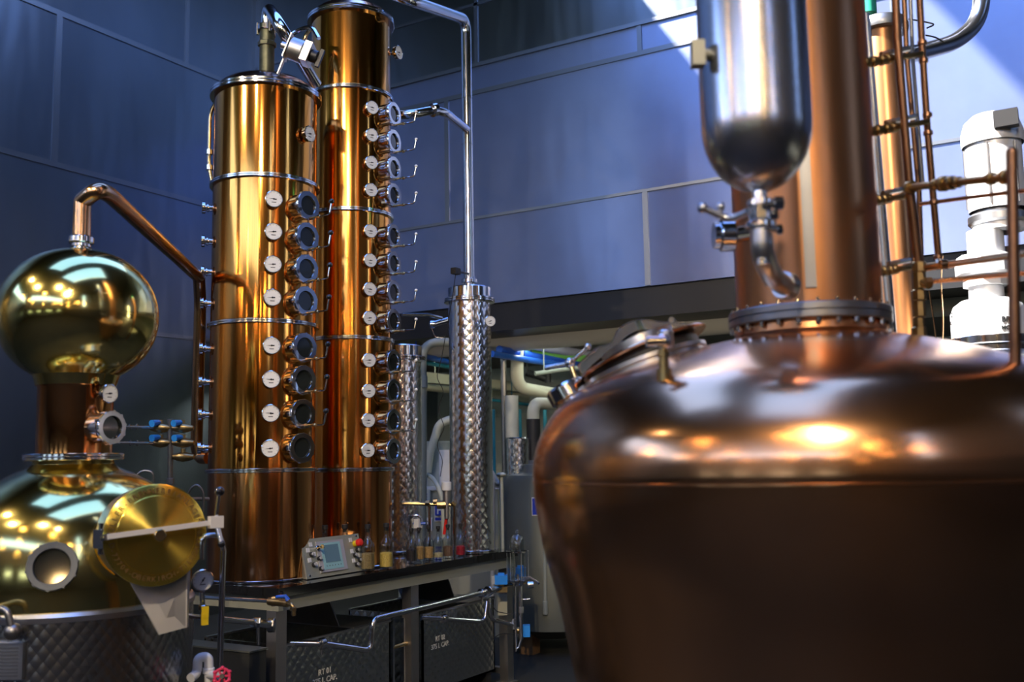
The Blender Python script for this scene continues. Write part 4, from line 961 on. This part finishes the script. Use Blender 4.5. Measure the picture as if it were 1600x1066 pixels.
for (x0, y0_), (x1, y1_) in (((1343, 100), (1440, 84)), ((1349, 208), (1450, 190)), ((1358, 315), (1421, 306)), ((1364, 426), (1436, 416))):
    a, c = P_(x0, y0_, 2.83), P_(x1, y1_, 2.93); u = (c-a).normalized()
    b = B().tube([a-u*.03, c], .0085, seg=10)
    for k, q in ((.10, .015), (.22, .0155), (.36, .015), (.46, .014)): b.collar(a.lerp(c, k), u, q, .02, 10)
    v = part('cross_valve', b, 'bronze', r)
    part('white_lever', B().tube([a.lerp(c, .34)+Vector((0, 0, .018)), a.lerp(c, .80)+Vector((0, 0, .022))], .0075, seg=8), 'steel_satin', v)
b = B().tube([P_(1420, 293), P_(1581, 276, 2.35)], .0105, seg=12)
for k, q in ((.02, .019), (.30, .015), (.38, .021), (.46, .019), (.52, .015), (.83, .016), (.95, .018)):
    b.collar(P_(1420, 293).lerp(P_(1581, 276, 2.35), k), P_(1581, 276, 2.35)-P_(1420, 293), q, .022, 10)
part('union_pipe', b, 'bronze', r)
part('cross_pipe', B().tube([P_(1437, 319, 3.0), P_(1520, 308, 2.9), P_(1640, 293, 2.7)], .0062, seg=10), 'pipe_brown', r)
part('cross_pipe', B().tube([P_(1436, 420), P_(1520, 408, 2.75), P_(1640, 391, 2.6)], .0100, seg=12).collar(P_(1474, 413, 2.8), VIEWX, .014, .02, 12), 'pipe_copper', r)
part('cross_pipe', B().tube([P_(1452, 440), P_(1560, 430, 2.75), P_(1640, 424, 2.6)], .0072, seg=10), 'pipe_copper', r)
part('elbow', B().tube([P_(1467, 405, 2.95), P_(1468, 416, 2.93), P_(1480, 414, 2.88)], .012, seg=10), 'pipe_copper', r)
# nearest riser with clamp, tape-wrapped lever and lower valve
N0, N1 = atd(1581, 238, 2.3), atd(1592, 1110, 2.22)
r = root('front_riser', (N1.x, N1.y, 0), 'brown upright pipe with rounded top and pale lever at the right picture edge', 'pipe')
part('upright', B().tube([N0, atd(1587, 600, 2.27), N1, (N1.x, N1.y, 0)], .0125, seg=16).sphere(.0125, T(N0), 16), 'pipe_brown', r)
part('bracket', B().box((-.045, -.012, -.02), (.02, .012, .02), T(atd(1576, 755, 2.25)) @ Matrix.Rotation(YAW, 4, 'Z')).tube([atd(1592, 742, 2.25), atd(1592, 768, 2.25)], .018).tube([atd(1560, 755, 2.26), Vector(cyl(1520, 755, (SCX, SCY), .78))], .008), 'steel_dark', r)
v = part('lower_valve', B().collar(atd(1591, 800, 2.24), (0, 0, 1), .016, .03, 10).collar(atd(1592, 828, 2.24), (0, 0, 1), .019, .02, 12).cyl(.02, -.02, .02, T(atd(1592, 853, 2.24)), 14).collar(atd(1592, 885, 2.24), (0, 0, 1), .022, .03, 12), 'bronze', r)
part('pale_lever', B().tube([atd(1497, 841, 2.16), atd(1505, 843, 2.16), atd(1556, 848, 2.19)], [.0115, .0095, .011], seg=12), 'cream', v)
part('lever_shank', B().tube([atd(1556, 848, 2.19), atd(1592, 852, 2.22)], .006, seg=10), 'steel_dark', v)

# silver conduit and second copper column behind the big one
b = B().tube([atd(1352, 22, 3.5), atd(1372, 260, 3.5), atd(1394, 520, 3.5), Vector((atd(1394, 520, 3.5).x, atd(1394, 520, 3.5).y, 0))], .0155, seg=16)
single('silver_conduit', b, 'steel_vessel', 'bright silver tube standing between the two copper columns at right', 'pipe')
RC = atd(1393, 300, 4.9); RT_ = T((RC.x, RC.y, 0)); zr1 = zl(RC.x, RC.y, 52)
r = root('rear_column', (RC.x, RC.y, 0), 'slim copper column with dark bolted cap behind the brass pipe rack', 'distillation column')
part('shell', B().lathe([(.092, .02), (.092, zr1)], RT_, 64), 'still_column', r)
part('base', B().cyl(.15, 0, .04, RT_, 32), 'steel_dark', r)
part('cap_flange', B().lathe([(.08, zr1), (.125, zr1), (.128, zr1+.012), (.128, zr1+.03), (.118, zr1+.055), (.09, zr1+.07), (1e-4, zr1+.075)], RT_, 48), 'steel_dark', r)
part('green_valve', B().cyl(.03, zr1+.07, zr1+.11, RT_ @ T((-.06, 0, 0)), 20).cyl(.045, zr1+.10, zr1+.22, RT_ @ T((-.06, 0, 0)), 24, bev=.012), 'green', r)
part('valve_neck', B().cyl(.022, zr1+.06, zr1+.09, RT_ @ T((-.06, 0, 0)), 16), 'steel', r)
b = B().tube([atd(1535, -60, 5.4), atd(1533, 30, 5.4), atd(1495, 66, 5.3), atd(1430, 84, 5.1), Vector((RC.x+.05, RC.y, zl(RC.x, RC.y, 92)))], .043, .35, 22)
single('vapour_bend', b, 'steel_vessel', 'wide polished pipe curving down at top right to the rear copper column', 'pipe')
b = B().tube([atd(1420, 30, 4.9), atd(1440, 33, 5), atd(1462, 38, 5), atd(1448, 44, 5)], .004, .05, 6).tube([atd(1446, 55, 5), atd(1462, 58, 5), atd(1475, 66, 5)], .004, .05, 6)
single('cap_wires', b, 'ink', 'stray black wires beside the dark cap of the rear copper column', 'wire')

# sunlit agitator drive right of the rack
AX = atd(1543, 480, 4.1); AC = (AX.x, AX.y); AT = T((AX.x, AX.y, 0))
def az(y): return zl(*AC, y)
r = root('agitator_drive', (AX.x, AX.y, az(545)), 'sunlit white metal agitator drive with domed cowl and lettered bell housing', 'agitator')
M['sun_steel'] = pm('pale_cast_metal', (.80, .80, .80), .38, .35)
k_ = 4.1/1578
kx = T((.06, .04, 0)) @ AT
part('cowl', B().lathe([(.118, az(228)), (.120, az(222)), (.119, az(208)), (.105, az(192)), (.075, az(182)), (1e-4, az(177))], kx, 48), 'sun_steel', r)
part('motor_body', B().lathe([(.108, az(330)), (.108, az(226))], kx, 48), 'sun_steel', r)
part('terminal_box', B().box((.02, -.14, az(215)), (.11, -.09, az(190)), kx), 'black', r)
for a in (3.4, 4.6, 5.6, .6): part('tie_rod', B().cyl(.0035, az(325), az(232), kx @ T((.113*cos(a), .113*sin(a), 0)), 6), 'steel_dark', r)
part('motor_flange', B().cyl(.115, az(352), az(335), kx, 40, bev=.01).cyl(.09, az(335), az(328), kx, 40), 'steel_dark', r)
part('adaptor', B().lathe([(.06, az(365)), (.10, az(362)), (.10, az(352)), (.06, az(350))], kx, 40).cyl(.07, az(405), az(362), AT @ T((.01, .0, 0)), 40), 'sun_steel', r)
part('gearbox', B().cyl(.112, az(432), az(400), AT, 8, bev=.01).cyl(.085, az(448), az(432), AT, 8), 'sun_steel', r)
part('shaft_neck', B().cyl(.066, az(470), az(445), AT, 40, bev=.01), 'sun_steel', r)
bell = part('bell_housing', B().lathe([(.142, az(532)), (.142, az(490)), (.128, az(478)), (.10, az(470)), (.06, az(467))], AT, 56), 'sun_steel', r)
part('flange', B().cyl(.155, az(541), az(528), AT, 64, bev=.003), 'steel', r); part('flange', B().cyl(.150, az(552), az(543), AT, 64, bev=.003), 'steel', r)
for px_, py_, tx_, q in ((1572, 499, 'BR', .030), (1572, 512, 'MO', .022), (1487, 493, 'Z', .026), (1486, 506, 'C', .022)):
    p = cyl(px_, py_, AC, .143); n = Vector((p.x-AC[0], p.y-AC[1], 0)); part('lettering', text_b(tx_, q, frame(p, n), .0008, .0008), 'ink', bell, smooth=0)
r = root('mash_tun', (AC[0], AC[1], 0), 'steel tank under the agitator drive, hidden behind the big still shoulder', 'tank')
zt2 = az(552)
part('shell', B().lathe([(.55, .15), (.55, zt2-.14), (.50, zt2-.08), (.3, zt2-.02), (1e-4, zt2)], T((AC[0]+.25, AC[1]+.15, 0)), 64), 'steel_satin', r)
for k in range(3):
    a = k*2.1; part('leg', B().cyl(.03, 0, .2, T((AC[0]+.25+.4*cos(a), AC[1]+.15+.4*sin(a), 0)), 10), 'steel_dark', r)
b = B()
for x0_, x1_ in ((1470, 1472), ): b.tube([atd(1452, 455, 4.0), atd(1462, 520, 4.0), atd(1464, 560, 4.0)], .003, .05, 6)
b.tube([atd(1473, 400, 4.2), atd(1470, 440, 4.2), atd(1474, 500, 4.2), atd(1472, 560, 4.2)], .003, .05, 6)
single('hanging_wires', b, 'pipe_copper', 'two thin brown wires dropping behind the brass shut-off valve', 'wire')

# ================================================================== UNDER THE MEZZANINE
def pipe_thing(name, pts, rad, mat, label, cat='pipe', fil=.12, group=None, extra=None, seg=16):
    b = B().tube(pts, rad, fil, seg)
    if extra: extra(b)
    return single(name, b, mat, label, cat, group)
dz = ony(760, 533, 8.13).z
pipe_thing('duct', [(XL, 8.13, dz), (XR, 8.13, dz)], .122, 'grey_pipe', 'long grey round duct running under the black beam across the back', 'duct')
def bk(x, y, d): return atd(x, y, d)
def bf(x, y, d): return atd(x, y, d*1.12)          # a little farther back, behind the duct
def hung(b, p, r_=.006): b.tube([p, (p.x, p.y, 2.72)], r_, seg=6)
pipe_thing('blue_pipe', [bf(625, 549, 8.2), bf(705, 566, 9.2), bf(760, 577, 10)], .028, 'blue_pipe', 'blue pipe crossing behind the second condenser gap, upper of the pair', extra=lambda b: hung(b, bf(650, 554, 8.5)))
pipe_thing('teal_pipe', [bf(625, 560, 8.3), bf(705, 574, 9.3), bf(760, 583, 10)], .022, 'teal_pipe', 'teal pipe just under the blue one behind the condenser gap', extra=lambda b: hung(b, bf(650, 564, 8.6)))
pipe_thing('lime_pipe', [bf(800, 540, 8.6), bf(890, 558, 9.6), bf(1010, 580, 10.6)], .055, 'lime', 'lime green pipe in the coloured bundle left of the still hatch', extra=lambda b: hung(b, bf(840, 548, 9)))
pipe_thing('lilac_pipe', [bf(830, 538, 8.7), bf(900, 552, 9.7), bf(1010, 572, 10.7)], .05, 'lilac', 'pale lilac pipe at the top of the coloured bundle near the hatch', extra=lambda b: hung(b, bf(860, 544, 9)))
pipe_thing('navy_pipe', [bf(780, 546, 8.3), bf(886, 567, 9.4), bf(1000, 590, 10.5)], .036, 'blue_handle', 'dark blue pipe between the lime and bright blue pipes by the hatch', extra=lambda b: hung(b, bf(830, 556, 8.8)))
pipe_thing('bright_blue_pipe', [bf(768, 553, 8.1), bf(876, 571, 9.2), bf(1000, 592, 10.2)], .030, 'blue_pipe', 'bright blue pipe lowest in the coloured bundle, left of the hatch', extra=lambda b: b.collar(bf(862, 569, 9.05), bf(876, 571, 9.2)-bf(768, 553, 8.1), .04, .04).tube([bf(820, 562, 8.6), Vector((bf(820, 562, 8.6).x, bf(820, 562, 8.6).y, 2.72))], .006))
pipe_thing('support_rail', [bf(836, 584, 8.8), bf(880, 577, 8.9), bf(1000, 566, 9.2)], .022, 'grey_green', 'flat grey support rail under the coloured pipe bundle', extra=lambda b: hung(b, bf(850, 582, 8.82)))
pipe_thing('curved_pipe', [bk(660, 900, 8.3), bk(660, 535, 8.3), bk(715, 535, 8.4), bk(760, 535, 8.5)], .036, 'grey_green', 'cream-grey upright pipe hooking over at its top between the columns and condenser', fil=.22, extra=lambda b: b.collar(bk(660, 597, 8.3), (0, 0, 1), .043, .10).tube([bk(660, 900, 8.3), Vector((bk(660, 900, 8.3).x, bk(660, 900, 8.3).y, 0))], .036))
q = bk(650, 590, 9.9); b = B().box((-.02, -.6, -.05), (.10, 2.2, .05), T(q)).tube([q, (q.x, q.y, 2.72)], .006).tube([q+Vector((.04, 1.2, 0)), (q.x+.04, q.y+1.2, 2.72)], .006)
single('cable_tray', b, 'cream', 'long pale cable tray receding between the condensers', 'tray')
pipe_thing('cream_pipe', [bf(600, 597, 9.0), bf(760, 613, 10.2), bf(822, 622, 10.8)], .05, 'cream', 'cream pipe under the cable tray behind the condenser', extra=lambda b: hung(b, bf(680, 605, 9.6)))
pipe_thing('cream_elbow_pipe', [bf(808, 535, 8.6), bf(808, 606, 8.6), bf(960, 632, 9.6)], .062, 'cream', 'thick cream pipe dropping and bending right beside the copper still', fil=.14)
pipe_thing('lower_elbow_pipe', [bk(833, 668, 9.0), bk(833, 630, 9.0), bk(960, 636, 9.9)], .055, 'cream', 'smaller cream elbow pipe feeding the black upright pipe', fil=.1)
q = bk(833, 655, 9.0)
pipe_thing('black_upright_pipe', [q, (q.x, q.y, 0)], .062, 'rubber', 'thick black upright pipe between the cream elbow and grey tank')
for nm, x, y0_, d, mt, rr, lb in (('teal_post', 770, 640, 9.6, 'teal_pipe', .022, 'thin teal upright pipe just right of the condenser'), ('teal_post', 812, 640, 9.8, 'teal_pipe', .018, 'thin teal upright pipe behind the cream upright and filter'),
        ('teal_post', 851, 628, 9.9, 'teal_pipe', .02, 'thin teal upright pipe right of the black pipe by the still'), ('grey_post', 786, 545, 9.7, 'steel_dark', .03, 'dark grey upright pole between the teal pipe and cream upright')):
    q = bk(x, y0_, d); pipe_thing(nm, [(q.x, q.y, 2.72 if nm == 'grey_post' else q.z), (q.x, q.y, 0)], rr, mt, lb, seg=10)
pipe_thing('teal_cross_pipe', [bf(768, 625, 9.6), bf(850, 636, 9.9), bf(930, 641, 10.2)], .016, 'teal_pipe', 'thin teal cross pipe running behind the cream elbows', seg=8, extra=lambda b: hung(b, bf(800, 629, 9.7)))
pipe_thing('black_couplings', [bf(822, 582, 9.2), bf(840, 587, 9.2), bf(852, 592, 9.2)], .038, 'rubber', 'row of black pipe couplings hanging under the blue pipe', 'fitting', extra=lambda b: b.tube([bf(855, 572, 9.2), bf(856, 598, 9.2)], .036).tube([bf(824, 580, 9.2), Vector((bf(824, 580, 9.2).x, bf(824, 580, 9.2).y, 2.72))], .01))
# quilted filter with cream upright
q = bk(809, 735, 8.9); zf_ = zl(q.x, q.y, 684)
r = root('filter_canister', (q.x, q.y, 0), 'dark quilted steel canister under a cream upright pipe behind the grey tank', 'canister')
part('canister', B().lathe([(1e-4, .8), (.11, .8), (.11, zf_-.01), (.10, zf_), (1e-4, zf_)], T((q.x, q.y, 0)), 40), 'quilt', r)
part('stand', B().cyl(.08, 0, .8, T((q.x, q.y, 0)), 16), 'steel_dark', r)
part('upright_pipe', B().cyl(.06, zf_, zl(q.x, q.y, 618), T((q.x-.05, q.y, 0)), 20), 'cream', r)
# grey-green tanks on blocks
def gtank(px_, d, rad, ytop, ybot, label):
    q = bk(px_, 850, d); zt3 = zl(q.x, q.y, ytop); zb3 = max(.12, zl(q.x, q.y, ybot))
    r = root('steel_tank', (q.x, q.y, 0), label, 'tank', 'grey steel tanks under the mezzanine')
    QT = T((q.x, q.y, 0))
    part('shell', B().lathe([(1e-4, zb3-.05), (rad*.6, zb3-.03), (rad, zb3+.05), (rad, zt3-.05), (rad-.03, zt3), (rad*.4, zt3+.03), (1e-4, zt3+.035)], QT, 56), 'tankgreen', r)
    part('top_collar', B().cyl(rad*.55, zt3, zt3+.09, QT, 32, bev=.006).cyl(rad*.45, zt3+.09, zt3+.12, QT, 32), 'steel_satin', r)
    for k in range(4):
        a = YAW+pi/4+k*pi/2; part('block_foot', B().box((-.06, -.06, 0), (.06, .06, zb3+.01), T((q.x+rad*.7*cos(a), q.y+rad*.7*sin(a), 0))), 'plywood', r)
    return r, q
gt, q1 = gtank(862, 8.2, .40, 742, 985, 'big grey-green steel tank on wooden blocks left of the copper still')
gt2, q2 = gtank(648, 9.0, .11, 742, 1000, 'narrow steel tank in the gap right of the taller copper column')
# machine cabinet with bucket, signs
m0 = bk(640, 767, 8.8); m1 = bk(706, 767, 8.8)
r = root('machine_cabinet', ((m0.x+m1.x)/2, (m0.y+m1.y)/2, 0), 'grey-green machine cabinet behind the small bottles, carrying blue signs', 'cabinet')
u_ = (m1-m0); wd = u_.length; CX = Matrix.Translation((m0.x, m0.y, 0)) @ Matrix.Rotation(atan2(u_.y, u_.x), 4, 'Z')
part('body', B().box((-.1, 0, 0), (wd+.4, .6, m0.z), CX), 'box', r); part('top_edge', B().box((-.12, -.02, m0.z), (wd+.42, .62, m0.z+.03), CX), 'grey_pipe', r)
def sign(nm, x0, y0_, x1, y1_, d, mat, inner, lab, cat, wh='sign_blue'):
    a, c = bk(x0, y1_, d), bk(x1, y0_, d); w_ = (Vector((c.x, c.y))-Vector((a.x, a.y))).length
    Mx = Matrix.Translation(a) @ Matrix.Rotation(atan2(c.y-a.y, c.x-a.x), 4, 'Z'); h = c.z-a.z
    r = root(nm, a, lab, cat); part('plate', B().box((0, 0, 0), (w_, .01, h), Mx), mat, r)
    for (u0, v0, u1, v1) in inner: part('print', B().box((u0*w_, -.003, v0*h), (u1*w_, 0, v1*h), Mx), wh, r)
sign('blue_sign', 679, 786, 697, 815, 8.76, 'white', [(.06, .05, .94, .22)], 'white-edged blue safety sign low behind the small bottles', 'sign')
a, c = bk(680, 813, 8.74), bk(696, 788, 8.74)
so_ = [o for o in bpy.data.objects if o.name.startswith('blue_sign')][0]
w_ = (Vector((c.x, c.y))-Vector((a.x, a.y))).length; Mx = Matrix.Translation(a) @ Matrix.Rotation(atan2(c.y-a.y, c.x-a.x), 4, 'Z'); h = c.z-a.z
part('print', B().box((0, -.004, .30*h), (w_, 0, h), Mx), 'sign_blue', so_)
part('pictogram', B().box((.2*w_, -.007, .38*h), (.34*w_, -.004, .92*h), Mx).box((.34*w_, -.007, .60*h), (.62*w_, -.004, .72*h), Mx).box((.62*w_, -.007, .38*h), (.76*w_, -.004, .72*h), Mx), 'white', so_)
sign('notice_sheet', 646, 762+3, 672, 786, 8.76, 'bucket', [(.08+.2*k, .12+.22*j, .22+.2*k, .26+.22*j) for k in range(4) for j in range(3)], 'pale notice with rows of small blue symbols on the cabinet', 'sign')
sign('white_card', 662, 809, 675, 830, 8.76, 'white', [(.3, .3, .6, .5), (.2, .7, .8, .76)], 'white card with dark print low on the cabinet front', 'card', 'ink')
a = cyl(838, 806, (q1.x, q1.y), .405); n_ = Vector((a.x-q1.x, a.y-q1.y, 0)).normalized()
r = root('tank_sign', a, 'blue and white sign on the grey tank at the copper still edge', 'sign')
part('plate', B().box((-.035, 0, -.012), (.035, .14, .002), frame(a, n_)), 'white', r); part('print', B().box((-.030, .006, .002), (.030, .134, .004), frame(a, n_)), 'sign_blue', r)
q = bk(682, 737, 8.9+.15); zt4 = zl(q.x, q.y, 690)
r = root('white_bucket', (q.x, q.y, m0.z+.03), 'translucent white bucket standing on the cabinet left of the condenser', 'bucket')
part('bucket', B().lathe([(1e-4, m0.z+.03), (.10, m0.z+.03), (.125, zt4-.02), (.132, zt4-.02), (.132, zt4), (.12, zt4), (.098, m0.z+.04), (1e-4, m0.z+.04)], T((q.x, q.y, 0)), 40), 'bucket', r)
q = bk(697, 737, 8.72)
r = root('control_box', (q.x, q.y, m0.z+.03), 'small white electrical box against the left of the condenser', 'box')
Mx = T((q.x, q.y, 0)) @ Matrix.Rotation(YAW, 4, 'Z'); zt5 = zl(q.x, q.y, 703)
part('case', B().box((-.06, 0, m0.z+.03), (.03, .08, zt5), Mx), 'white', r); part('side', B().box((.03, .0, m0.z+.03), (.055, .08, zt5), Mx), 'plywood', r)
pipe_thing('pale_hose', [bk(668, 738, 8.9), bk(671, 712, 8.9), bk(686, 662, 8.9), bk(706, 655, 8.9)], .036, 'cream', 'pale bent hose rising out of the white bucket', 'hose', fil=.2)
pipe_thing('drain_hose', [bk(662, 740, 8.4), bk(676, 746, 8.3), bk(688, 768, 8.2), bk(692, 790, 8.2), bk(694, 840, 8.2)], .018, 'cream', 'thin cream hose curving down to the cabinet front', 'hose', fil=.2)
q = bk(783, 742, 7.7)
r = root('dip_pipe', (q.x, q.y, 0), 'slender cream upright with a round cap between condenser and grey tank', 'pipe')
part('upright', B().cyl(.016, 0, q.z, T((q.x, q.y, 0)), 12), 'cream', r); part('cap', B().sphere(.04, T((q.x, q.y, q.z)) @ Matrix.Diagonal((1, 1, .45, 1)), 16), 'cream', r)
b = B()
for k in range(3): b.tube([bk(766, 735+5*k, 8.2+.05*k), bk(772, 745+5*k, 8.2+.05*k), bk(778, 756+2*k, 8.2+.05*k), bk(786, 752, 8.2+.05*k)], .02, .08, 8)
b.tube([bk(770, 740, 8.2), bk(770, 1000, 8.2)], .02)
single('ribbed_hose', b, 'grey_pipe', 'coiled grey ribbed hose just right of the condenser', 'hose')
hq = [cyl(x, y, (q1.x, q1.y), .414) for x, y in ((846, 742), (850, 790), (851, 860), (852, 950))]
pipe_thing('dangling_hose', [Vector((q1.x, q1.y, hq[0].z))+(hq[0]-Vector((q1.x, q1.y, hq[0].z)))*.9]+hq, .014, 'grey_green', 'thin grey hose hanging with metal nozzle down the grey tank', 'hose', fil=.08, extra=lambda b: b.collar(hq[-1], (0, 0, 1), .02, .1, 10))
# dosing valve set standing on the table behind the small bottles
DV = 6.55
r = root('dosing_valves', (onz(708, 868, ZT).x-.1, onz(708, 868, ZT).y, ZT), 'brass and steel valve line with a white-capped valve above the small bottles', 'valves')
part('cross_line', B().tube([bk(628, 786, DV), bk(656, 786, DV)], .009, seg=10).tube([bk(628, 787, DV), bk(712, 789, DV)], .011, seg=10).collar(bk(680, 784, DV), VIEWX, .02, .03, 8).collar(bk(668, 786, DV), VIEWX, .018, .03, 6).collar(bk(690, 789, DV), VIEWX, .028, .06, 10).tube([bk(706, 785, DV), bk(711, 790, DV)], .018, seg=10), 'bronze', r)
part('down_pipe', B().tube([bk(710, 788, DV), (bk(710, 788, DV).x, bk(710, 788, DV).y, ZT)], .011, seg=10).tube([bk(668, 788, DV), bk(671, 792, DV), (bk(671, 792, DV).x, bk(671, 792, DV).y, ZT)], .009, .02, 10), 'steel', r)
q = bk(698, 786, DV)
part('valve_stem', B().cyl(.024, 0, zl(q.x, q.y, 766)-q.z, T(q), 16).cyl(.016, -.10, 0, T(q), 12), 'steel_satin', r)
part('white_cap', B().cyl(.032, zl(q.x, q.y, 767)-q.z, zl(q.x, q.y, 753)-q.z, T(q), 20, bev=.004), 'white', r)
part('red_hose_end', B().tube([bk(698, 806, DV), bk(694, 835, DV)], .010, seg=8), 'red', r)
r = root('sample_faucet', (bk(642, 870, DV).x, bk(642, 870, DV).y, ZT), 'small steel swan-neck faucet with a dark blue handle behind the small bottles', 'faucet')
part('spout', B().tube([Vector((bk(642, 808, DV).x, bk(642, 808, DV).y, ZT)), bk(642, 806, DV), bk(656, 806, DV), bk(656, 822, DV)], .011, .04, 12).collar(bk(642, 812, DV), (0, 0, 1), .016, .05, 10), 'steel', r)
part('handle', B().tube([bk(646, 818, DV), bk(665, 818, DV)], .009, seg=10), 'blue_handle', r); part('white_body', B().box((-.02, -.02, -.03), (.02, .02, .03), T(bk(653, 818, DV))), 'white', r)
